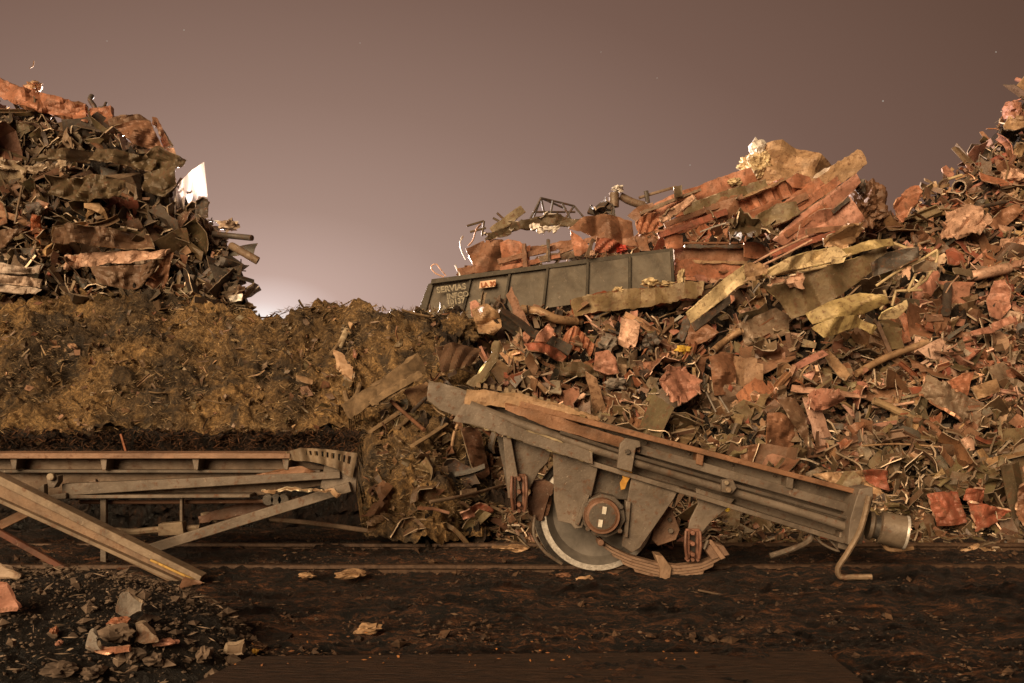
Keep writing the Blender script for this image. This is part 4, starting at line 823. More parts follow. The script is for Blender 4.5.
# ------------------------------------------------------------------ named pieces of the near slope
T = lambda x, y: D_front(x, y) - 0.22
T2 = lambda x, y: D_front(x, y) - 0.35
items = [
 ('torn_sheet', 'orange ribbed block left of the middle of the slope, below the tan beam', 'steel block', [(566, 333), (574, 327), (594, 345)], [(560, 346), (576, 352), (590, 357)], 'orange', 'orange ribbed block', dict(rib=.04, amp=.04)),
 ('torn_sheet', 'orange folded scrap left of the orange ribbed block', 'steel scrap', [(536, 338), (547, 326), (552, 332)], [(534, 344), (546, 345), (552, 338)], 'salmon', 'orange folded scrap', dict(amp=.1)),
 ('torn_sheet', 'long red-brown ridged sheet below the orange folded scrap', 'steel sheet', [(524, 346), (540, 344), (556, 350), (566, 358)], [(528, 352), (544, 354), (556, 362), (562, 363)], 'brick red', None, dict(amp=.06)),
 ('torn_sheet', 'flat dark plate in the slope above the corrugated sill end', 'steel plate', [(560, 364), (580, 362), (598, 372)], [(560, 376), (580, 377), (598, 377)], 'dark olive', 'flat dark plate', dict(amp=.02)),
 ('torn_sheet', 'pinkish plate leaning right of the flat dark plate', 'steel plate', [(594, 354), (606, 352), (612, 360)], [(592, 370), (606, 376), (616, 374)], 'salmon', 'leaning pinkish plate', dict(amp=.08)),
 ('torn_sheet', 'grey-pink upright box side in the upper left slope', 'steel panel', [(620, 320), (634, 322), (638, 326)], [(617, 344), (628, 350), (634, 348)], 'pale pink', 'grey-pink box side', dict(amp=.05)),
 ('torn_sheet', 'large salmon crumpled sheet in the middle of the slope', 'steel sheet', [(652, 382), (660, 371), (676, 369), (692, 378)], [(660, 398), (672, 399), (684, 398), (694, 390)], 'salmon', 'large salmon crumpled sheet', dict(amp=.14, jag=.05, holes=2)),
 ('torn_sheet', 'upright brown rectangular plate right of the large salmon sheet', 'steel plate', [(706, 358), (718, 353), (731, 354)], [(710, 396), (722, 396), (734, 394)], 'rust brown', 'upright brown plate', dict(amp=.05)),
 ('torn_sheet', 'brown triangular plate above the large salmon sheet', 'steel plate', [(690, 322), (702, 322), (716, 334)], [(684, 344), (694, 346), (704, 342)], 'rust brown', 'brown triangular plate', dict(amp=.04)),
 ('torn_sheet', 'black rubbery strip left of the brown triangular plate', 'rubber strip', [(683, 320), (691, 322)], [(676, 338), (682, 342)], 'charcoal', None, dict(amp=.03)),
 ('torn_sheet', 'L-shaped brown plate, upper arm standing above the wagon underframe', 'steel plate', [(764, 414), (778, 413), (794, 420)], [(762, 452), (778, 456), (792, 456)], 'rust brown', 'L-shaped brown plate', dict(amp=.03, edge=(.3, .15, .08))),
 ('torn_sheet', 'short rusty foot plate lying left of the L-shaped brown plate', 'steel plate', [(738, 446), (752, 444), (766, 444)], [(739, 462), (752, 464), (768, 466)], 'rust brown', None, dict(amp=.03)),
 ('torn_sheet', 'dark brown tall plate behind the L-shaped brown plate', 'steel plate', [(772, 398), (788, 398), (798, 410)], [(792, 430), (800, 440), (806, 450)], 'dark brown', None, dict(amp=.05)),
 ('torn_sheet', 'pinkish-orange crumpled scrap above the L-shaped brown plate', 'steel scrap', [(796, 398), (806, 393), (824, 396)], [(798, 412), (810, 412), (820, 406)], 'salmon', 'pinkish crumpled scrap', dict(amp=.14, jag=.04)),
 ('torn_sheet', 'tan channel piece standing in the middle right slope', 'steel channel', [(818, 354), (824, 352), (830, 356)], [(832, 378), (838, 382), (844, 376)], 'tan', 'tan channel piece', dict(amp=.06)),
 ('torn_sheet', 'grey-brown plate with a round hole below the sagging sheet', 'steel plate', [(736, 325), (752, 318), (772, 309), (786, 318)], [(744, 346), (758, 343), (774, 338), (784, 334)], 'grey brown', 'plate with a round hole', dict(amp=.04, th=.03)),
 ('torn_sheet', 'orange plate crossed by a black stripe under the cream torn sheet', 'steel plate', [(884, 312), (894, 311), (900, 316)], [(890, 345), (897, 345), (906, 342)], 'orange', 'black-striped orange plate', dict(amp=.05)),
 ('torn_sheet', 'tan box section with orange edges in the right slope', 'box section', [(922, 378), (950, 390), (977, 405)], [(914, 394), (944, 416), (972, 432)], 'grey brown', 'tan box section with orange edges', dict(amp=.05, th=.04, edge=(.6, .32, .2), jag=.015)),
 ('torn_sheet', 'orange-red triangular plate above the tan box section', 'steel plate', [(944, 382), (958, 374), (969, 372)], [(950, 390), (958, 394), (964, 396)], 'orange', 'orange-red triangular plate', dict(amp=.03)),
 ('torn_sheet', 'square tan plate right of the orange-red triangular plate', 'steel plate', [(969, 388), (982, 383), (994, 379)], [(975, 400), (986, 397), (998, 392)], 'tan', 'square tan plate', dict(amp=.02)),
 ('torn_sheet', 'grey square plate above and right of the square tan plate', 'steel plate', [(984, 368), (998, 362), (1008, 370)], [(994, 388), (1004, 388), (1014, 388)], 'grey brown', 'grey square plate', dict(amp=.03)),
 ('torn_sheet', 'long reddish ribbon strip in the right slope', 'steel strip', [(960, 334), (980, 328), (1002, 318)], [(962, 338), (984, 334), (1006, 324)], 'salmon', 'long reddish ribbon', dict(amp=.08)),
 ('torn_sheet', 'pale pink crushed box near the top of the right slope', 'steel box', [(934, 217), (948, 213), (964, 219)], [(938, 240), (952, 242), (966, 236)], 'pale pink', 'pale pink crushed box', dict(amp=.16, jag=.05, folds=.15)),
 ('torn_sheet', 'salmon torn panel standing at the right edge of the slope', 'steel panel', [(984, 284), (992, 283), (998, 292)], [(980, 318), (992, 322), (1002, 310)], 'salmon', 'salmon torn panel', dict(amp=.08)),
 ('torn_sheet', 'brown rectangular plate at the right edge above the salmon panel', 'steel plate', [(984, 224), (996, 212), (1012, 206)], [(990, 232), (1004, 226), (1018, 212)], 'rust brown', 'brown rectangular plate', dict(amp=.04)),
 ('torn_sheet', 'small brick red curved plate below the pale pink crushed box', 'steel plate', [(942, 252), (948, 249), (958, 256)], [(942, 266), (950, 268), (960, 264)], 'brick red', 'small brick red plate', dict(amp=.05)),
 ('torn_sheet', 'orange curled plate high on the right slope near the short pipe', 'steel plate', [(976, 174), (986, 178), (1000, 184)], [(978, 182), (992, 186), (1006, 188)], 'orange', 'orange curled plate', dict(amp=.06)),
 ('torn_sheet', 'pink strip sticking out at the skyline of the right slope', 'steel strip', [(939, 170), (943, 167), (952, 175)], [(941, 174), (946, 178), (951, 179)], 'salmon', 'pink strip on the skyline', dict(amp=.02)),
 ('torn_sheet', 'orange-tan topmost plate at the upper right corner', 'steel plate', [(1010, 92), (1018, 78), (1030, 68)], [(1012, 96), (1024, 94), (1036, 90)], 'tan', 'topmost orange-tan plate', dict(amp=.06)),
 ('torn_sheet', 'orange-brown angular plate just under the topmost plate at right', 'steel plate', [(993, 132), (1003, 118), (1014, 122)], [(994, 136), (1004, 137), (1012, 134)], 'tan', None, dict(amp=.08)),
 ('torn_sheet', 'maroon plate with grey left edge at the lower right foot of the heap', 'steel plate', [(924, 494), (940, 492), (956, 491)], [(934, 524), (950, 524), (964, 522)], 'brick red', 'maroon plate with grey edge', dict(amp=.02, th=.03)),
 ('torn_sheet', 'folded red plate with pale torn rim right of the maroon plate', 'steel plate', [(956, 488), (964, 486), (974, 487)], [(954, 498), (964, 500), (974, 502)], 'brick red', None, dict(amp=.05, th=.03, edge=(.65, .42, .3))),
 ('torn_sheet', 'red triangular plate with pale rims at the lower right foot', 'steel plate', [(956, 498), (974, 503), (998, 508)], [(960, 512), (968, 530), (990, 518)], 'brick red', 'red triangular plate', dict(amp=.06, th=.03, edge=(.65, .42, .3))),
 ('torn_sheet', 'large bent brown sheet at the lower right edge of the heap', 'steel sheet', [(996, 484), (1012, 474), (1034, 462)], [(1000, 516), (1010, 526), (1034, 508)], 'rust brown', 'large bent brown sheet', dict(amp=.12, th=.03, edge=(.6, .38, .26))),
 ('torn_sheet', 'star-shaped crumpled tan scrap on the ground below the red triangle', 'steel scrap', [(932, 549), (948, 545), (960, 538), (974, 546)], [(940, 548), (956, 550), (966, 554), (986, 546)], 'tan', 'star-shaped tan scrap', dict(amp=.08, jag=.05)),
 ('torn_sheet', 'maroon wedge plate above the buffer', 'steel plate', [(860, 470), (870, 468), (884, 470)], [(864, 480), (874, 486), (886, 490)], 'brick red', 'maroon wedge above the buffer', dict(amp=.03)),
 ('torn_sheet', 'speckled tan-brown panel lying left of the maroon wedge', 'steel panel', [(810, 474), (836, 471), (862, 470)], [(828, 482), (850, 486), (886, 502)], 'tan', 'speckled tan panel', dict(amp=.05)),
 ('torn_sheet', 'small pink scrap low in the right slope', 'steel scrap', [(958, 440), (965, 434), (972, 442)], [(956, 450), (965, 451), (972, 450)], 'pale pink', 'small pink scrap', dict(amp=.03)),
 ('torn_sheet', 'brown folded hollow sheet left of the bent strip of the underframe', 'steel sheet', [(437, 350), (456, 346), (482, 352)], [(446, 376), (462, 372), (478, 366)], 'dark brown', 'brown folded hollow sheet', dict(amp=.2, folds=.25, th=.02)),
 ('torn_sheet', 'yellow-brown curved shell at the top of the slope, left of the curved tan pipe', 'steel sheet', [(472, 312), (488, 308), (500, 318)], [(480, 336), (494, 338), (502, 330)], 'tan', 'yellow-brown curved shell', dict(amp=.12)),
 ('torn_sheet', 'pinkish upright scrap in front of the lettered wall', 'steel scrap', [(470, 304), (476, 302), (480, 306)], [(472, 318), (478, 320), (482, 316)], 'salmon', 'pinkish upright scrap', dict(amp=.06)),
 ('torn_sheet', 'dark red-brown upright sheet under the torn sill end', 'steel sheet', [(461, 428), (470, 426), (480, 432)], [(474, 474), (482, 478), (490, 474)], (.075, .035, .02), 'dark upright sheet', dict(amp=.03)),
 ('torn_sheet', 'brick-coloured square scrap low behind the spring bracket', 'steel scrap', [(468, 508), (480, 502), (486, 504)], [(474, 516), (484, 517), (494, 510)], 'brick red', 'brick-coloured square scrap', dict(amp=.02)),
 ('torn_sheet', 'pinkish flat scrap left of the brick-coloured square scrap', 'steel scrap', [(460, 512), (470, 508)], [(464, 518), (476, 516)], 'salmon', None, dict(amp=.02)),
 ('torn_sheet', 'grey flat offcut lying on the slope foot left of the left brake block', 'steel offcut', [(461, 490), (476, 488)], [(462, 497), (478, 496)], 'grey brown', None, dict(amp=.02)),
]
for nm, lb, ct, tp, bt, cl, lm, kw in items:
    d = T2 if lb.startswith(('maroon', 'folded red', 'red tri', 'star')) else T
    if lb.startswith('star'): d = 9.75
    sheet(nm, lb, ct, tp, bt, cl, d, lm=lm, **kw)
pipes = [
 ('scrap_pipe', 'thick tan bent pipe lying in front of the wagon wall', 'pipe', [(522, 309), (540, 312), (556, 319), (576, 322)], 9, 'tan', 'thick tan bent pipe', 0),
 ('scrap_pipe', 'short open pipe end facing out near the top of the right slope', 'pipe', [(966, 186, .3), (959, 187, -.1)], 14, 'grey brown', 'short open pipe end', .8),
 ('steel_rod', 'thin yellowish rod left of the short open pipe end', 'steel rod', [(946, 180), (962, 175)], 3, 'cream', None, 0),
 ('steel_rod', 'long dark rod low on the right, running up to the right edge', 'steel rod', [(950, 214), (975, 208), (1005, 202)], 4, 'charcoal', 'long dark rod', 0),
 ('scrap_pipe', 'pale cream pipe at the right edge above the salmon torn panel', 'pipe', [(973, 276), (990, 272), (1008, 268)], 11, 'pale pink', 'pale cream pipe', .8),
 ('steel_post', 'dark upright post in the upper right slope', 'steel post', [(948, 286), (946, 312)], 9, 'charcoal', 'dark upright post', 0),
 ('steel_beam', 'long tan beam slanting up to the right through the right slope', 'steel beam', [(856, 374), (885, 358), (928, 342)], 7, 'tan', 'long slanting tan beam', 0),
 ('steel_rod', 'orange-edged long thin rod left of the tan box section', 'steel rod', [(868, 407), (890, 406), (914, 402)], 3, 'pale pink', None, 0),
 ('bent_strip', 'rusty curved strip below the tan box section', 'steel strip', [(914, 420), (930, 424), (944, 440)], 6, 'rust brown', None, 0),
 ('steel_rod', 'thin horizontal rod crossing the lower right slope', 'steel rod', [(862, 446), (900, 444), (950, 448)], 2, 'tan', None, 0),
 ('scrap_pipe', 'pale-ended tube running up right of the brown triangular plate', 'pipe', [(712, 352), (726, 340), (742, 330)], 7, 'tan', 'pale-ended tube', .8),
 ('steel_rod', 'left one of two thin rods below the large salmon sheet', 'steel rod', [(706, 392), (716, 412)], 2, 'grey', None, 0),
 ('steel_rod', 'right one of two thin rods below the large salmon sheet', 'steel rod', [(714, 388), (730, 414)], 2, 'grey', None, 0),
 ('steel_rod', 'thin curved rod on the bare earth left of the spring bracket', 'steel rod', [(430, 502), (458, 497), (480, 492), (503, 485)], 3.5, 'grey brown', 'thin curved rod on the earth', 0),
 ('steel_rod', 'rusty straight rod leaning left of the torn sill end', 'steel rod', [(391, 401), (408, 416), (424, 430)], 4, 'rust brown', 'rusty leaning rod', 0),
 ('steel_rod', 'dark rod right of the rusty leaning rod on the bank', 'steel rod', [(412, 412), (426, 398)], 4, 'charcoal', None, 0),
]
for nm, lb, ct, pts, ww, cl, lm, hl in pipes: rod(nm, lb, ct, pts, ww, cl, T2, lm=lm, hollow=hl, n=12)
lumps = [
 ('crumpled_scrap', 'round grey ball-like scrap in the upper left slope', (608, 343), 10, 9, 'grey', 'round grey scrap', .5),
 ('crumpled_scrap', 'small bright yellow crumpled scrap above the large salmon sheet', (683, 350), 7, 4, (.6, .4, .06), 'bright yellow scrap', .9),
 ('crumpled_scrap', 'bright yellow round scrap on the ground behind the right spring bracket', (729, 510), 5, 4, (.5, .35, .03), None, .5),
 ('crumpled_scrap', 'shiny grey crushed can shape below the round grey scrap', (616, 384), 12, 6, 'grey', 'grey crushed can', .6),
 ('crumpled_scrap', 'black tangled lump above the large salmon sheet', (652, 342), 9, 10, 'charcoal', 'black tangled lump', .7),
 ('crumpled_scrap', 'pale knotted lump at the right end of the pale cream pipe', (1012, 246), 12, 9, 'pale pink', None, .6),
 ('crumpled_scrap', 'pink-tan crumpled lump high on the right slope by the orange curled plate', (1012, 178), 10, 9, 'pale pink', None, .6),
 ('crumpled_scrap', 'crumpled salmon lump at the top right under the topmost plate', (1012, 112), 9, 10, 'salmon', None, .6),
]
for nm, lb, c, a, b, cl, lm, am in lumps: lump(nm, lb, 'scrap', c, a, b, cl, T2, lm=lm, amp=am)
HERO += [(340, 240, '')][:0]

# wood and pieces on the bank
sheet('wooden_beam', 'wide split wooden beam slanting down the debris bank', 'wooden beam', [(345, 404), (372, 386), (398, 368), (417, 354)], [(352, 418), (378, 402), (404, 386), (426, 370)], (.23, .15, .08), lambda x, y: 10.5 - (x - 345) * -.006, mats=[M_WOOD, M_WOOD], lm='wide split wooden beam', th=.12, amp=.03, nv=8)
sheet('wooden_board', 'thin pale board lying along the lower side of the split wooden beam', 'board', [(370, 402), (396, 386), (420, 372)], [(374, 407), (400, 392), (424, 377)], 'tan', 10.35, mats=[M_WOOD, M_WOOD], th=.05)
sheet('wood_splinter', 'pale bone-like wood slab standing on the debris bank', 'wood piece', [(336, 352), (344, 356), (355, 370)], [(340, 368), (348, 380), (356, 386)], (.62, .40, .24), lambda x, y: D_bank(x, y) - .15, lm='pale bone-like slab', th=.05, mats=[simple_mat('pale_wood', (.30, .17, .09), (.62, .42, .27), 10, .8), M_EDGE], jag=.015)
rod('wood_splinter', 'cream splintered stick above the pale bone-like slab', 'wood piece', [(347, 329), (343, 338), (339, 347)], 6, 'cream', lambda x, y: D_bank(x, y) - .15, lm='cream splintered stick', mats=[simple_mat('splinter_wood', (.2, .14, .08), (.6, .48, .32), 14, .8)], flat=.4)
rod('wooden_stick', 'dark stick below the cream splintered stick', 'wood piece', [(341, 342), (331, 354)], 4, 'dark brown', lambda x, y: D_bank(x, y) - .15, mats=[M_WOOD])
rod('wood_root', 'tan curved root below the pale bone-like slab', 'wood piece', [(360, 384), (356, 396), (348, 402), (345, 392)], 5, 'tan', lambda x, y: D_bank(x, y) - .15, mats=[M_WOOD])
sheet('wood_chip', 'flat pale chip lying left of the pale bone-like slab', 'wood piece', [(297, 376), (306, 378), (315, 381)], [(298, 381), (306, 384), (314, 385)], 'tan', lambda x, y: D_bank(x, y) - .12, th=.03)
for (a, b, ww, cl, lb) in (((150, 392), (165, 393), 4, 'tan', 'pale thin board scrap low in the middle of the bank'), ((205, 400), (232, 404), 3, 'grey brown', 'grey thin stick low on the bank, right of the board scrap'),
        ((370, 432), (405, 408), 8, 'rust brown', 'brown board under the lower end of the split wooden beam'), ((412, 446), (446, 424), 7, 'grey brown', 'grey board lying behind the torn sill end'), ((397, 428), (412, 414), 6, 'charcoal', 'black board between the two brown boards on the lower bank'),
        ((340, 306), (352, 300), 2, 'tan', 'thin stick poking out of the bank crest, right of the pink gap'), ((300, 310), (318, 306), 2.5, 'rust brown', 'short stick at the bank crest left of the thin stick'), ((402, 310), (430, 317), 5, 'tan', 'tan log near the crest beside the lettered wall')):
    rod('wooden_stick', lb, 'wood piece', [a, ((a[0] + b[0]) / 2, (a[1] + b[1]) / 2 + .6), b], ww, cl, lambda x, y: D_front(x, y) - .2, mats=[M_WOOD], flat=.5)
lump('earth_clod', 'rounded brown clod bulging from the bank left of the curved shell', 'clod', (462, 334), 20, 17, 'tan', lambda x, y: D_front(x, y) - .05, mats=[M_MULCH], amp=.5, sub=5, lm='rounded brown clod')
rod('steel_pipe', 'long thin pipe lying on the ground behind the left frame, tapering to the right', 'pipe', [(270, 519), (320, 524), (384, 533)], 5, 'grey brown', 9.35, lm='long thin ground pipe')
rod('rusty_rod', 'short orange rusty rod sticking out of the dimmed lower bank', 'steel rod', [(121, 434), (124, 444), (127, 455)], 6, 'orange', 10.3, flat=.5)
# white sheet and left heap
ML, nt_, bs_ = new_mat('white_plastic'); bs_.inputs['Base Color'].default_value = (.82, .78, .74, 1); bs_.inputs['Roughness'].default_value = .5
tr = nt_.nodes.new('ShaderNodeBsdfTranslucent'); tr.inputs[0].default_value = (.9, .85, .82, 1); mx = nt_.nodes.new('ShaderNodeMixShader'); mx.inputs[0].default_value = .6
nt_.links.new(bs_.outputs[0], mx.inputs[1]); nt_.links.new(tr.outputs[0], mx.inputs[2]); nt_.links.new(mx.outputs[0], nt_.nodes['Material Output'].inputs[0])
def rag():
    P = []; nu, nv = 22, 18
    Tp = polyline([(169, 198), (180, 182), (192, 170), (204, 162)], nu); miss = set()
    for j in range(nv):
        row = []
        for i in range(nu):
            ln = lin([(0, 14), (3, 26), (5, 12), (7, 30), (10, 34), (12, 26), (14, 16), (16, 30), (18, 22), (21, 26)], i); v = j / (nv - 1)
            q = Tp[i]; x = q[0] + v * (2 + 2 * math.sin(i)); row.append(tuple(W(x, q[1] + ln * v * 1.35, 14.55 + .12 * math.sin(i * 1.1) + .1 * math.sin(i * .5 + v * 3) + .1 * v)))
        P.append(row)
    return grid_sheet(P, nu, nv, 0.006, (.8, .8, .8), (.8, .8, .8), miss)
tag(mkobj('plastic_rag', rag(), [ML, ML], smooth_angle=60), 'glowing white ragged plastic sheet hanging at the right shoulder of the dark heap', 'plastic sheet'); HERO.append((188, 182, 'white ragged sheet'))
QL = lambda x, y: D_left(x, y) - .35
left_items = [
 ('steel_beam', 'long orange-red beam lying along the top of the dark left heap', 'steel beam', [(-40, 66), (0, 79), (25, 90), (50, 97), (88, 106)], [(-40, 88), (0, 98), (25, 108), (50, 115), (89, 124)], 'orange', 'long orange-red beam on the left heap', dict(amp=.02, th=.08, edge=(.4, .2, .12))),
 ('torn_sheet', 'orange-red block at the right end of the long orange-red beam', 'steel block', [(91, 111), (103, 110), (113, 107)], [(93, 124), (104, 125), (115, 123)], 'orange', 'orange-red block', dict(amp=.015, th=.08)),
 ('torn_sheet', 'dark brown rounded cover right of the orange-red block', 'steel sheet', [(113, 124), (125, 118), (142, 117), (154, 124)], [(115, 130), (130, 129), (146, 128), (158, 132)], 'dark brown', 'dark rounded cover', dict(amp=.05)),
 ('torn_sheet', 'brown rusty plate below the dark rounded cover at the right top of the left heap', 'steel plate', [(118, 130), (138, 124), (156, 126)], [(140, 148), (156, 152), (168, 152)], 'rust brown', 'brown rusty top plate', dict(amp=.06)),
 ('steel_angle', 'brown angle bar standing at the right top of the left heap against the sky', 'steel angle', [(155, 120), (160, 121), (168, 136), (175, 148)], [(155, 126), (161, 132), (164, 142), (166, 150)], 'rust brown', 'brown angle bar', dict(amp=.03, th=.05)),
 ('torn_sheet', 'pale end plate under the brown angle bar', 'steel plate', [(167, 150), (175, 149)], [(169, 155), (177, 155)], 'pale pink', None, dict(amp=.02)),
 ('torn_sheet', 'dark olive curved hood below the brown angle bar', 'steel sheet', [(155, 160), (168, 154), (180, 160), (194, 166)], [(157, 176), (168, 178), (180, 176), (190, 172)], 'dark olive', 'dark olive hood', dict(amp=.1)),
 ('torn_sheet', 'second dark olive slab under the dark olive hood', 'steel sheet', [(150, 178), (168, 174), (184, 172)], [(152, 196), (168, 200), (180, 192)], 'dark olive', None, dict(amp=.1)),
 ('torn_sheet', 'long dark horizontal sheet in the middle of the left heap', 'steel sheet', [(66, 160), (100, 156), (135, 158), (165, 166)], [(68, 170), (100, 168), (135, 172), (160, 178)], 'dark olive', 'long dark horizontal sheet', dict(amp=.12)),
 ('torn_sheet', 'second long dark sheet, below the long dark horizontal sheet', 'steel sheet', [(62, 184), (100, 182), (140, 190)], [(60, 200), (98, 208), (138, 206)], 'dark olive', None, dict(amp=.16, folds=.2)),
 ('torn_sheet', 'third dark slab lying just above the pale-faced long plank', 'steel sheet', [(64, 232), (110, 232), (160, 240)], [(66, 248), (110, 252), (162, 252)], 'dark brown', None, dict(amp=.12)),
 ('steel_plank', 'long pale-faced plank near the foot of the dark left heap', 'plank', [(72, 258), (98, 256), (135, 254), (176, 253)], [(68, 272), (96, 269), (135, 266), (166, 260)], 'pale pink', 'pale-faced long plank', dict(amp=.05, edge=(.5, .4, .32), th=.05)),
 ('torn_sheet', 'brown underside sheet below the pale-faced long plank', 'steel sheet', [(98, 270), (135, 267), (170, 261)], [(108, 286), (134, 292), (158, 276)], 'dark brown', None, dict(amp=.06)),
 ('torn_sheet', 'topmost of the pale folded sheets at the far left foot of the heap', 'folded sheet', [(-20, 262), (10, 266), (34, 270), (56, 270)], [(-20, 272), (10, 276), (34, 275), (52, 277)], (.42, .34, .28), 'pale folded sheets', dict(amp=.08, edge=(.6, .5, .42))),
 ('torn_sheet', 'middle one of the pale folded sheets at the far left foot of the heap', 'folded sheet', [(-20, 276), (10, 278), (34, 279), (50, 282)], [(-20, 284), (10, 286), (34, 288), (48, 290)], (.34, .25, .19), None, dict(amp=.08)),
 ('torn_sheet', 'lowest of the pale folded sheets at the far left foot of the heap', 'folded sheet', [(-20, 288), (10, 287), (34, 289), (54, 293)], [(-20, 294), (10, 294), (34, 296), (50, 298)], (.42, .34, .28), None, dict(amp=.08, edge=(.6, .5, .42))),
 ('torn_sheet', 'small orange torn flag-like scrap in the lower left heap', 'steel scrap', [(38, 216), (46, 222), (52, 236)], [(38, 228), (42, 240), (46, 244)], (.34, .10, .04), 'orange flag-like scrap', dict(amp=.06, jag=.03)),
 ('torn_sheet', 'rusty brown half-round plate at the far left edge of the heap', 'steel plate', [(-20, 198), (0, 200), (10, 206)], [(-20, 234), (0, 232), (13, 226)], 'rust brown', 'rusty half-round plate', dict(amp=.04)),
 ('torn_sheet', 'brown slab below the rusty half-round plate', 'steel plate', [(-10, 240), (10, 232), (28, 230)], [(-10, 252), (8, 248), (24, 238)], 'dark brown', None, dict(amp=.05)),
 ('torn_sheet', 'pale torn shelf sheet in the upper left heap', 'steel sheet', [(-10, 166), (14, 168), (44, 170), (76, 164)], [(-10, 170), (14, 174), (44, 176), (74, 170)], (.36, .28, .2), 'pale torn shelf sheet', dict(amp=.09, jag=.05, edge=(.6, .5, .4))),
 ('torn_sheet', 'dark square flap low at the right end of the left heap', 'steel plate', [(238, 287), (246, 287)], [(238, 294), (246, 295)], 'dark brown', 'dark square flap', dict(amp=.01)),
 ('torn_sheet', 'white bright scrap under the dark square flap', 'scrap', [(232, 298), (240, 297), (247, 296)], [(234, 303), (240, 303), (246, 302)], 'white', None, dict(amp=.05)),
 ('torn_sheet', 'brown leaning sheet at the lower middle of the left heap', 'steel sheet', [(166, 258), (174, 254), (180, 256)], [(150, 286), (160, 294), (166, 290)], 'rust brown', None, dict(amp=.06)),
 ('torn_sheet', 'dark upright pointed plate right of the white ragged sheet', 'steel plate', [(199, 203), (205, 199), (210, 202)], [(200, 222), (208, 224), (215, 222)], 'charcoal', 'dark pointed plate', dict(amp=.06)),
]
for nm, lb, ct, tp, bt, cl, lm, kw in left_items: sheet(nm, lb, ct, tp, bt, cl, QL, lm=lm, **kw)
left_rods = [
 ('scrap_pipe', 'dark tube pointing right out of the left heap, the upper one', 'pipe', [(212, 234), (232, 236), (252, 238)], 6, 'charcoal', 'upper dark tube', 0),
 ('scrap_pipe', 'open-ended dark tube pointing down right out of the left heap', 'pipe', [(232, 246), (244, 253), (258, 261)], 8, 'grey brown', 'open-ended dark tube', .75),
 ('steel_rod', 'pale thin rod below the dark pointed plate', 'steel rod', [(208, 220), (222, 222), (238, 222)], 2, 'white', None, 0),
 ('thin_rod', 'thin upright wire at the lower right end of the left heap', 'wire', [(236, 273), (237, 290), (237, 304)], 1.4, 'dark brown', None, 0),
 ('thin_rod', 'thin horizontal wire sticking into the sky above the dark square flap', 'wire', [(229, 270), (246, 271)], 1.2, 'dark brown', None, 0),
 ('thin_rod', 'thin wire rising from the horizontal wire', 'wire', [(241, 271), (241, 259)], 1.2, 'dark brown', None, 0),
 ('steel_rod', 'straight thin rod leaning in the middle left of the dark heap', 'steel rod', [(24, 178), (19, 202), (15, 224)], 2.4, 'grey brown', None, 0),
 ('steel_rod', 'brown rod leaning up right under the pale-faced plank', 'steel rod', [(80, 306), (90, 292), (100, 277)], 3, 'rust brown', None, 0),
 ('steel_rod', 'brown rod leaning left under the pale-faced plank', 'steel rod', [(80, 304), (76, 290), (74, 282)], 3, 'rust brown', None, 0),
 ('steel_rod', 'short brown rod left of the two rods under the pale-faced plank', 'steel rod', [(68, 304), (70, 288)], 3, 'rust brown', None, 0),
 ('bent_pipe', 'small twisted post standing above the orange-red block', 'steel post', [(92, 96), (90, 100), (94, 106), (96, 111)], 5, 'charcoal', 'small twisted post', 0),
 ('bent_pipe', 'small hook right of the small twisted post', 'steel hook', [(106, 103), (104, 107), (99, 108)], 3, 'charcoal', None, 0),
 ('bent_pipe', 'thin curved wire standing alone against the sky at upper left', 'wire', [(30, 68), (33, 66), (34, 61)], 1, 'tan', None, 0),
]
for nm, lb, ct, pts, ww, cl, lm, hl in left_rods: rod(nm, lb, ct, pts, ww, cl, (lambda x, y: 15.6) if 'upright wire' in lb or 'horizontal wire' in lb or 'rising' in lb else QL, lm=lm, hollow=hl, n=10)
lump('crumpled_scrap', 'crumpled tan-yellow scrap on top of the long orange-red beam', 'scrap', (33, 87), 8, 6, 'tan', QL, amp=.6)
lump('crumpled_scrap', 'pale wrinkled bundle at the right flank of the left heap', 'scrap', (228, 226), 11, 6, (.42, .32, .24), QL, amp=.6, lm='pale wrinkled bundle')
lump('crumpled_scrap', 'black ring-like lump above the orange flag-like scrap', 'scrap', (40, 211), 4, 5, 'charcoal', lambda x, y: QL(x, y) - .1, amp=.4)
# things on the near mound and soil
def gz(x, y, z): return (CZ - z) * F / (y - HY)
def mound_hit(px, py):
    Y = 4.3
    while Y < 9.5:
        if W(px, py, Y).z <= max(0, mound_z((px - 512) * Y / F, Y)): return Y
        Y += .02
    return CZ * F / max(1, py - HY)
def near(name, label, cat, c, rx, ry, col, z=0.0, amp=.6, mats=None, sub=3, lm=None):
    Y = mound_hit(c[0], c[1] + ry * .6) - .02; return lump(name, label, cat, c, rx, ry, col, Y, mats=mats or [M_STONE], amp=amp, sub=sub, freq=1.2, lm=lm)
def nears(label, cat, top, bot, col, z, lm=None, **k):
    yb = max(p[1] for p in bot); Y = mound_hit(sum(p[0] for p in bot) / len(bot), yb - 1) - .02; return sheet('metal_shard', label, cat, top, bot, col, Y, lm=lm, **k)
nears('pinkish torn slab leaning at the left edge of the gravel mound', 'metal slab', [(-20, 573), (4, 577), (20, 580)], [(-20, 606), (12, 608), (33, 604)], 'salmon', .38, 'pinkish torn slab', amp=.03, th=.03)
nears('grey sheet lying on the gravel mound above the pinkish torn slab', 'metal sheet', [(-20, 556), (0, 557), (14, 566), (32, 572)], [(-20, 575), (4, 575), (20, 574), (30, 575)], 'grey brown', .42, None, amp=.03)
nears('upright grey torn plate on top of the gravel mound', 'metal plate', [(127, 590), (134, 589), (148, 600)], [(122, 608), (132, 616), (146, 608)], 'grey', .2, 'upright grey torn plate', amp=.03, th=.02)
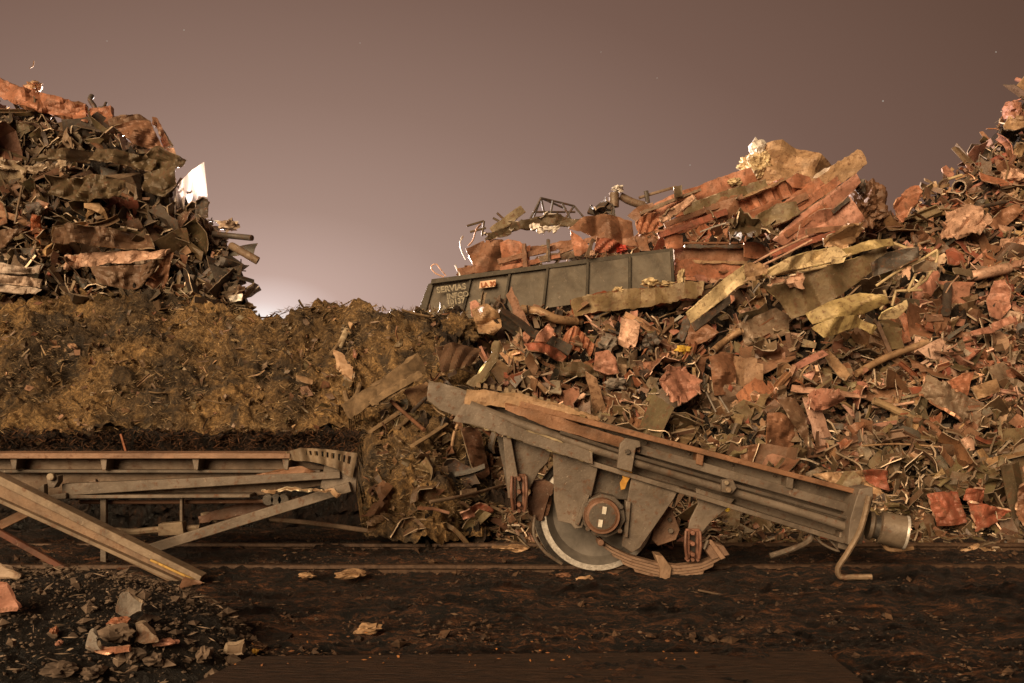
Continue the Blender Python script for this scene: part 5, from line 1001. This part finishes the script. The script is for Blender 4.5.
nears('small pointed white-edged shard on the gravel mound', 'metal shard', [(96, 628), (99, 626), (102, 634)], [(92, 645), (100, 648), (108, 646)], 'grey', .14, 'pointed white-edged shard', amp=.02)
nears('dark leaning slab right of the upright grey torn plate', 'metal slab', [(139, 621), (146, 619), (158, 634)], [(140, 640), (150, 641), (162, 640)], 'grey brown', .12, None, amp=.02, th=.04)
nears('pale-edged square scrap at the right tip of the gravel mound', 'metal scrap', [(229, 640), (238, 641), (248, 639)], [(227, 652), (236, 653), (246, 652)], 'grey brown', .03, 'pale-edged square scrap', amp=.02, th=.03)
near('rubble_stone', 'round dark stone ringed with orange rust, centre of the gravel mound', 'stone', (117, 634), 17, 10, 'grey', .15, lm='rust-ringed stone')
near('rubble_stone', 'orange-brown stone top behind the rust-ringed stone', 'stone', (120, 622), 10, 5, 'orange', .2, mats=[M_SCRAP])
nears('curved orange rim piece under the rust-ringed stone', 'metal scrap', [(96, 640), (115, 645), (136, 642)], [(100, 647), (116, 650), (136, 648)], 'orange', .13, None, amp=.02)
near('rubble_stone', 'grey brown squarish stone below the rust-ringed stone', 'stone', (134, 656), 9, 8, 'tan', .08)
near('rubble_stone', 'rounded stone right of the squarish stone', 'stone', (153, 660), 10, 7, 'tan', .06)
near('rubble_stone', 'rounded stone at the bottom edge, lower left of the squarish stone', 'stone', (90, 674), 10, 7, 'tan', .1)
near('rubble_stone', 'flat stone at the bottom edge left of the rounded one', 'stone', (58, 670), 20, 7, 'tan', .1)
near('rubble_stone', 'grey stone left of the pale-edged square scrap', 'stone', (203, 654), 8, 7, 'tan', .04)
near('crumpled_scrap', 'pale orange crumpled strip right of the rust-ringed stone', 'scrap', (166, 643), 12, 4, 'salmon', .08, mats=[M_SCRAP], amp=.6)
near('crumpled_scrap', 'small bright orange scrap on the left part of the mound', 'scrap', (54, 632), 4, 5, 'orange', .3, mats=[M_SCRAP])
near('crumpled_scrap', 'tiny pinkish scrap below the bright orange scrap', 'scrap', (59, 643), 3, 3, 'salmon', .28, mats=[M_SCRAP])
near('crumpled_scrap', 'small bright yellow-orange flake right of the gravel mound', 'scrap', (255, 652), 4, 3, (.5, .28, .04), 0, mats=[M_SCRAP])
rod('wooden_stick', 'curved stick standing at the right of the gravel mound', 'stick', [(212, 621), (219, 631), (212, 645)], 2.5, 'rust brown', 5.75)
rod('wooden_stick', 'long thin stick lying on the dark soil right of centre', 'stick', [(698, 590), (730, 597), (768, 606)], 2.2, 'grey brown', 7.2)
near('crumpled_scrap', 'flat tan crumpled scrap on the soil left of the wheel', 'scrap', (510, 549), 15, 3.5, 'tan', .02, mats=[M_SCRAP], amp=.6)
near('crumpled_scrap', 'pale torn scrap on the rail below the wheel', 'scrap', (586, 579), 8, 3, 'tan', .02, mats=[M_SCRAP], amp=.6)
near('crumpled_scrap', 'rusty torn scrap left of the pale one below the wheel', 'scrap', (563, 576), 9, 3, 'rust brown', .02, mats=[M_SCRAP], amp=.6)
near('crumpled_scrap', 'rusty flake right of the pale torn scrap below the wheel', 'scrap', (610, 576), 9, 3, 'rust brown', .02, mats=[M_SCRAP], amp=.6)
near('crumpled_scrap', 'pale crumpled strip on the soil right of the leaning channel', 'scrap', (307, 576), 9, 3, 'tan', .02, mats=[M_SCRAP], amp=.6)
near('crumpled_scrap', 'pale tangled strip right of the pale crumpled strip', 'scrap', (350, 575), 16, 4, 'tan', .02, mats=[M_SCRAP], amp=.6)
near('crumpled_scrap', 'flat tan flake low in the middle of the soil', 'scrap', (368, 630), 14, 4, 'tan', .02, mats=[M_SCRAP], amp=.8)

# ------------------------------------------------------------------ scattered scrap: every larger piece an object of its own
rs = random.Random(5)
def crumple(w, h, nu, nv, nf, ang, th, col, edge, jag=0.008, miss=0.015):
    P = np.zeros((nv, nu, 3))
    for j in range(nv):
        for i in range(nu):
            x, y = (i / (nu - 1) - .5) * w, (j / (nv - 1) - .5) * h
            if i in (0, nu - 1): x *= 1 + rs.uniform(-jag, jag) * 3
            if j in (0, nv - 1): y *= 1 + rs.uniform(-jag, jag) * 3
            P[j, i] = (x, y, 0)
    sk = rs.uniform(-.5, .5); P[:, :, 0] += P[:, :, 1] * sk; tp = rs.uniform(.5, 1.3); P[:, :, 1] *= 1 + (tp - 1) * (P[:, :, 0:1][:, :, 0] / w + .5)
    for _ in range(nf):
        c = P[rs.randrange(nv), rs.randrange(nu)].copy(); a = rs.uniform(0, math.tau)
        i, j = rs.randrange(nu - 1), rs.randrange(nv - 1); e1 = P[j, i + 1] - P[j, i]; e2 = P[j + 1, i] - P[j, i]
        t = e1 / (np.linalg.norm(e1) + 1e-9) * math.cos(a) + e2 / (np.linalg.norm(e2) + 1e-9) * math.sin(a); t /= np.linalg.norm(t) + 1e-9
        n = np.cross(e1, e2); n /= np.linalg.norm(n) + 1e-9; s_ = np.cross(n, t)
        q = P - c; d = q @ s_; th_ = rs.uniform(.4, 1) * ang * rs.choice((-1, 1)); wd = rs.choice((0.01, 0.03, 0.25)) * max(w, h)
        f = np.clip(d / wd, 0, 1) * th_; cs, sn = np.cos(f)[..., None], np.sin(f)[..., None]
        P = c + q * cs + np.cross(t, q) * sn + t * (q @ t)[..., None] * (1 - cs)
    P += np.random.RandomState(rs.randrange(9999)).normal(0, 0.004 * max(w, h), P.shape)
    P -= P.mean(axis=(0, 1)); ms = {(rs.randrange(nu - 1), rs.choice((0, nv - 2))) for _ in range(int(miss * nu * nv))}
    return grid_sheet(P, nu, nv, th, col, edge, ms)
def section(L, kind, sz, col, edge, bend=0.3):
    n = 8; t = sz * .12
    if kind == 'angle': pr = [(0, 0), (sz, 0), (sz, t), (t, t), (t, sz), (0, sz)]
    elif kind == 'channel': pr = [(0, 0), (sz, 0), (sz, sz * .5), (sz - t, sz * .5), (sz - t, t), (t, t), (t, sz * .5), (0, sz * .5)]
    else: pr = [(0, 0), (sz, 0), (sz, t), (sz * .55, t), (sz * .55, sz - t), (sz, sz - t), (sz, sz), (0, sz), (0, sz - t), (sz * .45, sz - t), (sz * .45, t), (0, t)]
    k = len(pr); V = []; b1, b2, tw = rs.uniform(-bend, bend), rs.uniform(-bend, bend), rs.uniform(-1.2, 1.2)
    for i in range(n + 1):
        s_ = i / n - .5; y0 = b1 * L * (s_ * s_ * 2); z0 = b2 * L * abs(s_); a = tw * s_
        for p, q in pr:
            p2, q2 = p - sz / 2, q - sz / 2; V.append((L * s_ + rs.uniform(-.02, .02) * sz * (6 if i in (0, n) else 1), y0 + p2 * math.cos(a) - q2 * math.sin(a), z0 + p2 * math.sin(a) + q2 * math.cos(a)))
    Fs = [(i * k + j, i * k + (j + 1) % k, (i + 1) * k + (j + 1) % k, (i + 1) * k + j) for i in range(n) for j in range(k)]; mi = [0] * len(Fs)
    Fs += [tuple(reversed(range(k))), tuple(range(n * k, n * k + k))]; mi += [1, 1]
    mb = MB(); mb.add(V, Fs, mi, [col] * (len(Fs) - 2) + [edge] * 2); return mb
def piece(kind, s, cname, detail=1.0):
    c0 = PAL[cname]; v = rs.uniform(.72, 1.22); col = tuple(min(.8, x * v * rs.uniform(.93, 1.07)) for x in c0)
    edge = EDGE_OF.get(cname, (0.40, 0.31, 0.22)); ev = rs.uniform(.4, 1.25); edge = tuple(min(.85, e * ev) for e in edge)
    g = max(4, int(7 * detail))
    if kind == 'plate': return crumple(s, s * rs.uniform(.5, .9), g, g, 2, 1.1, .012, col, edge)
    if kind == 'crushed': return crumple(s * 1.1, s * rs.uniform(.8, 1.1), g + 3, g + 2, 6, 1.3, .01, col, edge)
    if kind == 'folded': return crumple(s * 1.2, s * rs.uniform(.6, 1), g + 1, g, 4, 2.1, .012, col, edge)
    if kind == 'strip': return crumple(s * 1.9, s * rs.uniform(.18, .34), g + 6, 3, 3, .6, .012, col, edge)
    if kind in ('angle', 'channel', 'girder'): return section(s * rs.uniform(1.3, 2.1), kind, s * rs.uniform(.14, .26), col, edge)
    if kind == 'pipe':
        mb = MB(); L = s * rs.uniform(1.2, 2); b = rs.uniform(-.25, .25) * L; n = 7
        mb.tube([(L * (i / (n - 1) - .5), b * (i / (n - 1) - .5) ** 2 * 4, rs.uniform(-.01, .01)) for i in range(n)], s * rs.uniform(.05, .12), 10, 0, col, hollow=.8); return mb
    if kind == 'rod':
        mb = MB(); L = s * rs.uniform(1.6, 3); b = rs.uniform(-.35, .35) * L; n = 7
        mb.tube([(L * (i / (n - 1) - .5), b * (i / (n - 1) - .5) ** 2 * 4, b * .4 * math.sin(i)) for i in range(n)], rs.uniform(.008, .016), 6, 0, col); return mb
NAMES = {'plate': ('scrap_plate', 'bent plate'), 'crushed': ('crushed_sheet', 'crushed sheet'), 'folded': ('folded_sheet', 'folded sheet'), 'strip': ('bent_strip', 'bent strip'),
         'angle': ('angle_iron', 'angle iron'), 'channel': ('steel_channel', 'channel piece'), 'girder': ('girder_piece', 'girder piece'), 'pipe': ('scrap_pipe', 'pipe piece'), 'rod': ('steel_rod', 'bent rod')}
def orient(nrm_, spread, flatx=0.0):
    n = (Vector(nrm_).normalized() + Vector((rs.gauss(0, 1), rs.gauss(0, 1), rs.gauss(0, 1))) * spread).normalized()
    a = rs.gauss(0, .35) if rs.random() < flatx else rs.uniform(0, math.tau)
    x = Vector((math.cos(a), 0, math.sin(a) if abs(n.y) > .3 else 0)); x = (x - n * x.dot(n)).normalized(); y = n.cross(x)
    return Matrix((x, y, n)).transposed().to_4x4()
def pick(w_):
    t = rs.random() * sum(w_.values())
    for k, v in w_.items():
        t -= v
        if t <= 0: return k
    return k
PIECES = []
ZONES += [(192, 185, 26, 26), (130, 108, 32, 22), (560, 276, 110, 14), (450, 290, 22, 14)]
def covered(px, py, keep=0.12):
    for cx, cy, a, b in ZONES:
        if abs(px - cx) < a and abs(py - cy) < b: return rs.random() > keep
    return False
def big_scatter(n, region, D, crest, colw, kindw, size, nrm_, spread, off, heap_name, flatx=0.0, inset=1):
    x0, x1, y1 = region; k = 0; tries = 0
    while k < n and tries < n * 60:
        tries += 1
        px = rs.uniform(x0, x1); cy = lin(crest, px); yb = y1(px) if callable(y1) else y1
        py = rs.uniform(-20, 560)
        if py < cy + inset or py > yb or covered(px, py): continue
        k += 1
        s = size(px, py) * (0.55 + 1.25 * rs.random() ** 2.4); kd = pick(kindw); cn = pick(colw(px, py)); p = W(px, py, D(px, py) + off - rs.uniform(0, .22))
        spx = s * F / p.y
        mb = piece(kd, s, cn, 1.15 if spx > 26 else .8)
        PIECES.append([px, py, spx, kd, cn, mb, p, orient(nrm_, spread, flatx), heap_name, s])
def fragments(name, label, n, region, D, crest, colw, size, nrm_, spread, off, mats, kinds=('plate', 'folded', 'plate', 'crushed', 'angle', 'strip')):
    out = MB(); x0, x1, y1 = region; protos = {}; 
    k = 0
    while k < n:
        px = rs.uniform(x0, x1); py = rs.uniform(-10, 560); cy = lin(crest, px); yb = y1(px) if callable(y1) else y1
        if py < cy - 1 or py > yb or covered(px, py, .3): continue
        k += 1; cn = pick(colw(px, py)); kd = rs.choice(kinds); key = (kd, cn, rs.randrange(5))
        if key not in protos:
            s0 = rs.uniform
            q = piece(kd, .12, cn, .55); protos[key] = q
        q = protos[key]; sz = size * rs.uniform(.5, 1.6); p = W(px, py, D(px, py) + off - rs.uniform(0, .2))
        out.merge(q, Matrix.Translation(p) @ orient(nrm_, spread) @ Matrix.Scale(sz, 4))
    return tag(mkobj(name, out, mats, loc=(0, 0, 0), smooth_angle=30), label, 'scrap', kind='stuff')

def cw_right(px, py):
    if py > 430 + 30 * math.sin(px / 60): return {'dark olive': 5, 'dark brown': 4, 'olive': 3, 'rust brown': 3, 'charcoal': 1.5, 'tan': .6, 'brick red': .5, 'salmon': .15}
    if px > 900: return {'rust brown': 4, 'grey brown': 3, 'tan': 3, 'pale pink': 3.2, 'salmon': 2.8, 'olive': 1.5, 'orange': 1.3, 'dark brown': 2, 'charcoal': 1.2, 'brick red': .8}
    if px < 740 and py < 400: return {'rust brown': 4, 'grey brown': 3, 'olive': 2.4, 'salmon': 1.6, 'orange': 1.2, 'charcoal': 1.8, 'tan': 1.6, 'dark brown': 2.5, 'brick red': .8, 'grey': .8, 'pale pink': 1.3}
    return {'rust brown': 4, 'grey brown': 3, 'olive': 3, 'dark brown': 3, 'tan': 2.4, 'salmon': 1.3, 'charcoal': 1.3, 'pale pink': 1.5, 'orange': .5, 'grey': .5}
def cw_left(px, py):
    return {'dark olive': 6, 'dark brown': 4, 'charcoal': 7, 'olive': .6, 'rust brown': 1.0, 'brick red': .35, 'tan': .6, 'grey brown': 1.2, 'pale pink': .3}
def cw_back(px, py):
    if px < 590: return {'rust brown': 4, 'dark brown': 3, 'charcoal': 2, 'orange': 1.2, 'olive': 2}
    return {'orange': 4, 'rust brown': 4, 'brick red': 1.5, 'salmon': 1.5, 'grey brown': 1.2, 'dark brown': 2, 'tan': 1}
KW = {'plate': 6, 'crushed': 5, 'folded': 6, 'strip': 4, 'angle': 1.6, 'channel': 1.6, 'girder': .7, 'pipe': 1.2, 'rod': 1.1}
base_right = lambda x: 532 if x > 500 else 320 + (x - 470) * 7
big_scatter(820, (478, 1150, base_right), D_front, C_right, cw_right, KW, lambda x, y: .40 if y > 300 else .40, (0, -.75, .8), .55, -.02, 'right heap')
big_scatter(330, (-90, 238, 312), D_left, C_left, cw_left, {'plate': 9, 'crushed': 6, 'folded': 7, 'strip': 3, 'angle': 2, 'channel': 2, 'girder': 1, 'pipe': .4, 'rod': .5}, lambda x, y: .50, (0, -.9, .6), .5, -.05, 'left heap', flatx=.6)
big_scatter(150, (460, 900, lambda x: lin([(460, 285), (680, 285), (700, 290), (900, 250)], x)), D_back, C_back, cw_back, {'plate': 6, 'crushed': 5, 'folded': 5, 'strip': 4, 'angle': 2, 'channel': 2, 'rod': 2}, lambda x, y: .42, (0, -.9, .6), .5, .1, 'far wreckage', flatx=.3)
big_scatter(46, (366, 505, 530), D_front, [(360, 420), (420, 392), (460, 350), (500, 350)], lambda x, y: {'dark brown': 4, 'olive': 3, 'rust brown': 3, 'charcoal': 2, 'tan': 1, 'brick red': .6}, KW, lambda x, y: .22, (0, -.6, .8), .5, .02, 'bank foot')
# fix which ones stay single objects: at most 280 of a name, the largest in the picture
by = {}
for p in PIECES: by.setdefault(NAMES[p[3]][0], []).append(p)
AD = {0: 'right of', 1: 'above and right of', 2: 'above', 3: 'above and left of', 4: 'left of', 5: 'below and left of', 6: 'below', 7: 'below and right of'}
used = {}
REST = MB()
order = sorted(PIECES, key=lambda p: -p[2]); cnt = {}
def visible_frame(p): return -15 < p[0] < 1040 and p[1] > 40
groups = {}
for p in order:
    nm, noun = NAMES[p[3]]
    M4 = Matrix.Translation(p[6]) @ p[7]
    if not visible_frame(p) or cnt.get(nm, 0) >= 285:
        REST.merge(p[5], M4); continue
    cnt[nm] = cnt.get(nm, 0) + 1
    o = mkobj(nm, p[5], [M_SCRAP, M_EDGE], loc=p[6], rot=p[7].to_3x3(), smooth_angle=24)
    size_w = 'large' if p[2] > 42 else 'medium-sized' if p[2] > 28 else 'small'
    cands = sorted(HERO, key=lambda h: (h[0] - p[0]) ** 2 + (h[1] - p[1]) ** 2)[:7]; lab = None
    rot_ = 'upright' if abs(M4.to_3x3().col[0].z) > .75 else 'sloping' if abs(M4.to_3x3().col[0].z) > .3 else 'flat-lying'
    def rel(h):
        a = math.atan2(-(p[1] - h[1]), p[0] - h[0]); d = math.hypot(p[1] - h[1], p[0] - h[0])
        return ('just ' if d < 26 else '') + AD[int(round(a / (math.pi / 4))) % 8]
    opts = []
    for h in cands[:4]: opts.append(f"{size_w} {p[4]} {noun} {rel(h)} the {h[2]}")
    for h in cands[:5]: opts.append(f"{size_w} {rot_} {p[4]} {noun} {rel(h)} the {h[2]}")
    for h in cands: opts.append(f"{size_w} {rot_} {p[4]} {noun} in the {p[8]}, {rel(h)} the {h[2]}")
    opts = [q for q in opts if len(q.split()) <= 16]
    for q in opts:
        if q not in used: lab = q; break
    if lab is None: lab = opts[0]
    used[lab] = used.get(lab, 0) + 1
    tag(o, lab, noun.split()[-1] if noun.split()[-1] not in ('piece', 'iron') else {'angle iron': 'angle iron', 'channel piece': 'steel channel', 'girder piece': 'girder', 'pipe piece': 'pipe'}[noun],
        {'sheet': noun + 's', 'plate': 'bent plates'}.get(noun.split()[-1], noun + 's') + ' strewn over the ' + p[8])
if REST.v: tag(mkobj('scrap_pieces', REST, [M_SCRAP, M_EDGE], loc=(0, 0, 0), smooth_angle=24), 'mass of smaller bent scrap pieces packed between the single sheets of the heaps', 'scrap', kind='stuff')
fragments('scrap_fragments', 'small rusty metal fragments covering the right scrap heap between the larger pieces', 5200, (478, 1120, base_right), D_front, C_right, cw_right, 1.3, (0, -.7, .8), .7, -.02, [M_SCRAP, M_EDGE])
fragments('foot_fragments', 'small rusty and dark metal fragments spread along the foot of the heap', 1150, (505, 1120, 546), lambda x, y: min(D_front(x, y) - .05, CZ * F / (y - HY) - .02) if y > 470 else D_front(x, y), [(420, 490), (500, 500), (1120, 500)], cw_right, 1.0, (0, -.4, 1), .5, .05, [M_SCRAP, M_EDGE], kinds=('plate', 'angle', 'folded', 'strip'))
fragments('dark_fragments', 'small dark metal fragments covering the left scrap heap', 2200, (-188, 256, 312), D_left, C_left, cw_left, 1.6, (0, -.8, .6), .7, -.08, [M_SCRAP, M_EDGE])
fragments('wreck_fragments', 'small orange and rusty fragments around the far wreckage', 700, (455, 900, lambda x: 290), D_back, C_back, cw_back, 1.3, (0, -.8, .6), .7, .0, [M_SCRAP, M_EDGE])

fragments('bank_fragments', 'small shreds of wood, plastic and metal buried in the debris bank', 900, (-60, 470, lambda x: 431 if x < 362 else 520), lambda x, y: D_front(x, y) + .06, C_bank, lambda x, y: {'olive': 4, 'dark brown': 4, 'tan': 2.2, 'grey brown': 4, 'dark olive': 4, 'rust brown': 2}, .6, (0, -.7, .8), .7, -.02, [M_SCRAP, M_MULCH], kinds=('plate', 'angle', 'folded'))
# litter: straw and chips on the bank, chips and flakes on the soil
def litter(name, label, cat, n, samp, length, width, cols, mat, up=0.4):
    out = MB()
    for _ in range(n):
        p = samp()
        if p is None: continue
        L_ = length * (0.4 + 1.4 * rs.random() ** 2); a = rs.uniform(0, math.tau); d = Vector((math.cos(a), math.sin(a) * .6, rs.uniform(-up, up))).normalized() * L_ / 2
        s_ = d.cross(Vector((rs.gauss(0, 1), rs.gauss(0, 1), 1))).normalized() * width * rs.uniform(.4, 1.6); h = Vector((0, -.3, 1)) * width * .6
        c = rs.choice(cols); v = rs.uniform(.6, 1.3); c = tuple(x * v for x in c)
        out.add([p - d, p + s_, p - s_, p + d * .9, p + h], [(0, 1, 4), (0, 4, 2), (3, 4, 1), (3, 2, 4), (0, 2, 1), (3, 1, 2)], 0, c)
    return tag(mkobj(name, out, [mat], loc=(0, 0, 0), smooth_angle=0), label, cat, kind='stuff')
M_LITTER, nt_, bs_ = new_mat('litter'); a_ = nt_.nodes.new('ShaderNodeAttribute'); a_.attribute_name = 'col'; nt_.links.new(a_.outputs['Color'], bs_.inputs['Base Color']); bs_.inputs['Roughness'].default_value = .9
def s_bank():
    px = rs.uniform(-40, 500); py = rs.uniform(300, 525)
    if py < lin(C_bank, px) + 1 or (py > 432 and px < 362) or nz(px / 22, py / 16, 3, 3) < rs.uniform(-.75, .3): return None
    return W(px, py, D_front(px, py) - rs.uniform(0.0, .16))
litter('straw_litter', 'straw, fibre and wood shreds all over the debris bank', 'straw', 34000, s_bank, .075, .0032, [(.34, .23, .12), (.24, .16, .085), (.11, .075, .045), (.46, .33, .18), (.17, .115, .06)], M_LITTER, .8)
def s_crest():
    px = rs.uniform(-40, 480); cy = lin(C_bank, px); return W(px, cy + rs.uniform(-1, 5), D_front(px, cy) + .0)
litter('crest_straw', 'straw and sticks standing up along the crest of the debris bank', 'straw', 700, s_crest, .12, .006, [(.30, .20, .085), (.16, .10, .05), (.09, .055, .03)], M_LITTER, 1.2)
def s_gnd():
    py = 530 + 160 * rs.random(); px = rs.uniform(-30, 1060)
    if nz(px / 130, py / 14, 6, 3) < -.12: return None
    p = W(px, py, CZ * F / (py - HY)); return Vector((p.x, p.y, .012 + rs.uniform(0, .03)))
litter('ground_litter', 'flakes of bark, rust and wood scattered over the dark soil', 'litter', 5000, s_gnd, .04, .006, [(.08, .045, .025), (.05, .027, .015), (.13, .08, .048), (.10, .042, .018)], M_LITTER, .25)
litter('orange_flakes', 'tiny orange rust flakes scattered on the soil and the flat plate', 'litter', 80, lambda: (lambda x, y: Vector((W(x, y, CZ * F / (y - HY)).x, CZ * F / (y - HY), .055)))(rs.uniform(160, 700), rs.uniform(640, 675)), .03, .008, [(.3, .12, .035), (.2, .08, .03)], M_LITTER, .1)
def s_bank_front():
    px = rs.uniform(-40, 360); py = rs.uniform(428, 452); return W(px, py, 10.5 - rs.uniform(0, .1))
litter('root_fringe', 'reddish roots and fibres hanging along the dimmed lower bank', 'roots', 3000, s_bank_front, .09, .0035, [(.12, .05, .02), (.06, .027, .012), (.04, .02, .01)], M_LITTER, 1.0)
def s_foot():
    px = rs.uniform(490, 1040); py = rs.uniform(505, 545); return W(px, py, min(D_front(px, py) - .15, CZ * F / (py - HY))) + Vector((0, 0, .03))
litter('foot_litter', 'flat splinters and shreds along the foot of the scrap heap', 'litter', 1500, s_foot, .14, .012, [(.16, .11, .06), (.09, .06, .035), (.22, .16, .09), (.12, .06, .03)], M_LITTER, .15)
# gravel on the near mound and bits on the soil
def pebbles(name, label, n, samp, size, mat):
    out = MB(); 
    base = [(1, 0, 0), (-.9, .1, 0), (.1, 1, 0), (0, -1, .1), (.1, 0, .8), (0, .1, -.8)]; fc = [(0, 2, 4), (2, 1, 4), (1, 3, 4), (3, 0, 4), (2, 0, 5), (1, 2, 5), (3, 1, 5), (0, 3, 5)]
    for _ in range(n):
        p = samp()
        if p is None: continue
        s_ = size * (.35 + 1.6 * rs.random() ** 3); Rm = Matrix.Rotation(rs.uniform(0, 6), 3, 'Z') @ Matrix.Rotation(rs.uniform(-1, 1), 3, 'X')
        sx, sy, sz = rs.uniform(.7, 1.3), rs.uniform(.6, 1.1), rs.uniform(.4, .9)
        out.add([p + Rm @ Vector((a * s_ * sx * rs.uniform(.8, 1.2), b * s_ * sy * rs.uniform(.8, 1.2), c * s_ * sz)) for a, b, c in base], fc, 0, (.1, .1, .1))
    return tag(mkobj(name, out, [mat], loc=(0, 0, 0), smooth_angle=20), label, 'gravel', kind='stuff')
def s_m():
    X = rs.uniform(-4.4, -1.55); Y = rs.uniform(4.3, 6.7); z = mound_z(X, Y)
    if z < .015: return None
    return Vector((X, Y, z + rs.uniform(-.02, .01)))
pebbles('mound_gravel', 'dark gravel and rubble crumbs covering the near mound', 9000, s_m, .009, M_STONE)
pebbles('mound_rubble', 'fist-sized broken rubble lying in the gravel of the near mound', 700, s_m, .032, M_STONE)
litter('mound_chips', 'thin splinters and chips lying in the gravel mound', 'litter', 900, lambda: (lambda q: q + Vector((0, 0, .02)) if q else None)(s_m()), .07, .005, [(.22, .16, .11), (.10, .07, .05), (.3, .22, .16)], M_LITTER, .3)
M_CLOD = simple_mat('dark_clod', (.012, .006, .004), (.13, .07, .036), 12, .9)
pebbles('soil_clods', 'flat dark clods and bark lumps trodden into the soil', 900, lambda: (lambda q: Vector((q.x, q.y, .005)) if q else None)(s_gnd()), .032, M_CLOD)
pebbles('soil_crumbs', 'small clods and stones on the dark soil', 3500, lambda: (lambda q: Vector((q.x, q.y, .012)) if q else None)(s_gnd()), .014, simple_mat('dark_crumb', (.015, .009, .006), (.09, .055, .035), 10, .85))

# ------------------------------------------------------------------ yard floodlight behind the left heap (it makes the pink glow and the bright rims)
fp = W(218, 266, 24); fl = empty('floodlight_mast', Vector((fp.x, fp.y, 0)), 'floodlight on a mast standing far behind the dark left heap', 'floodlight')
mb = MB(); mb.tube([Vector((fp.x, fp.y, -.2)), Vector((fp.x, fp.y, fp.z + .25))], [.12, .07], 12, 0, (.15, .14, .12)); mkobj('mast', mb, [M_STEEL], parent=fl)
mb = MB(); mb.box(Matrix.Translation((fp.x + .1, fp.y - .12, fp.z + .2)), .6, .16, .36, 0, (.1, .1, .1)); hd = mkobj('lamp_head', mb, [M_DARK], parent=fl)
ME_, nt_, bs_ = new_mat('lamp_glass'); bs_.inputs['Emission Color'].default_value = (1, .85, .78, 1); bs_.inputs['Emission Strength'].default_value = 30
mb = MB(); mb.box(Matrix.Translation((fp.x + .1, fp.y - .21, fp.z + .2)), .52, .02, .28, 0, (.8, .8, .8)); mkobj('lamp_glass', mb, [ME_], parent=hd)
ld = bpy.data.lights.new('floodlight', 'AREA'); ld.energy = 9000; ld.color = (1, .84, .76); ld.size = .5
lo = bpy.data.objects.new('floodlight', ld); COL.objects.link(lo); lo.location = (fp.x + .1, fp.y - .3, fp.z + .2); lo.rotation_euler = Vector((.25, -1, .02)).to_track_quat('-Z', 'Y').to_euler()
# stars
MS, nt_, bs_ = new_mat('starlight'); bs_.inputs['Emission Color'].default_value = (1, .86, .72, 1); bs_.inputs['Emission Strength'].default_value = .42; bs_.inputs['Base Color'].default_value = (0, 0, 0, 1)
for (x, y, r_, t) in ((883, 101, 1.3, 'brightest star, right of centre'), (996, 52, 1.1, 'star in the upper right corner'), (184, 30, 1.0, 'star high on the left'), (107, 41, .8, 'faint star left of the one high on the left'), (360, 43, .8, 'faint star high above the pink glow'), (601, 52, .7, 'faint star above the centre'), (657, 78, .7, 'faint star above the orange wreckage'), (690, 165, .9, 'low star just above the long orange beam')):
    bpy_d = 3000; mb = MB(); c = W(x, y, bpy_d); r0 = r_ * bpy_d / F * .7
    mb.add([c + Vector(v) * r0 for v in ((1, 0, 0), (-1, 0, 0), (0, 1, 0), (0, -1, 0), (0, 0, 1), (0, 0, -1))], [(0, 2, 4), (2, 1, 4), (1, 3, 4), (3, 0, 4), (2, 0, 5), (1, 2, 5), (3, 1, 5), (0, 3, 5)], 0)
    tag(mkobj('star', mb, [MS], smooth_angle=0), t, 'star', 'stars in the night sky')
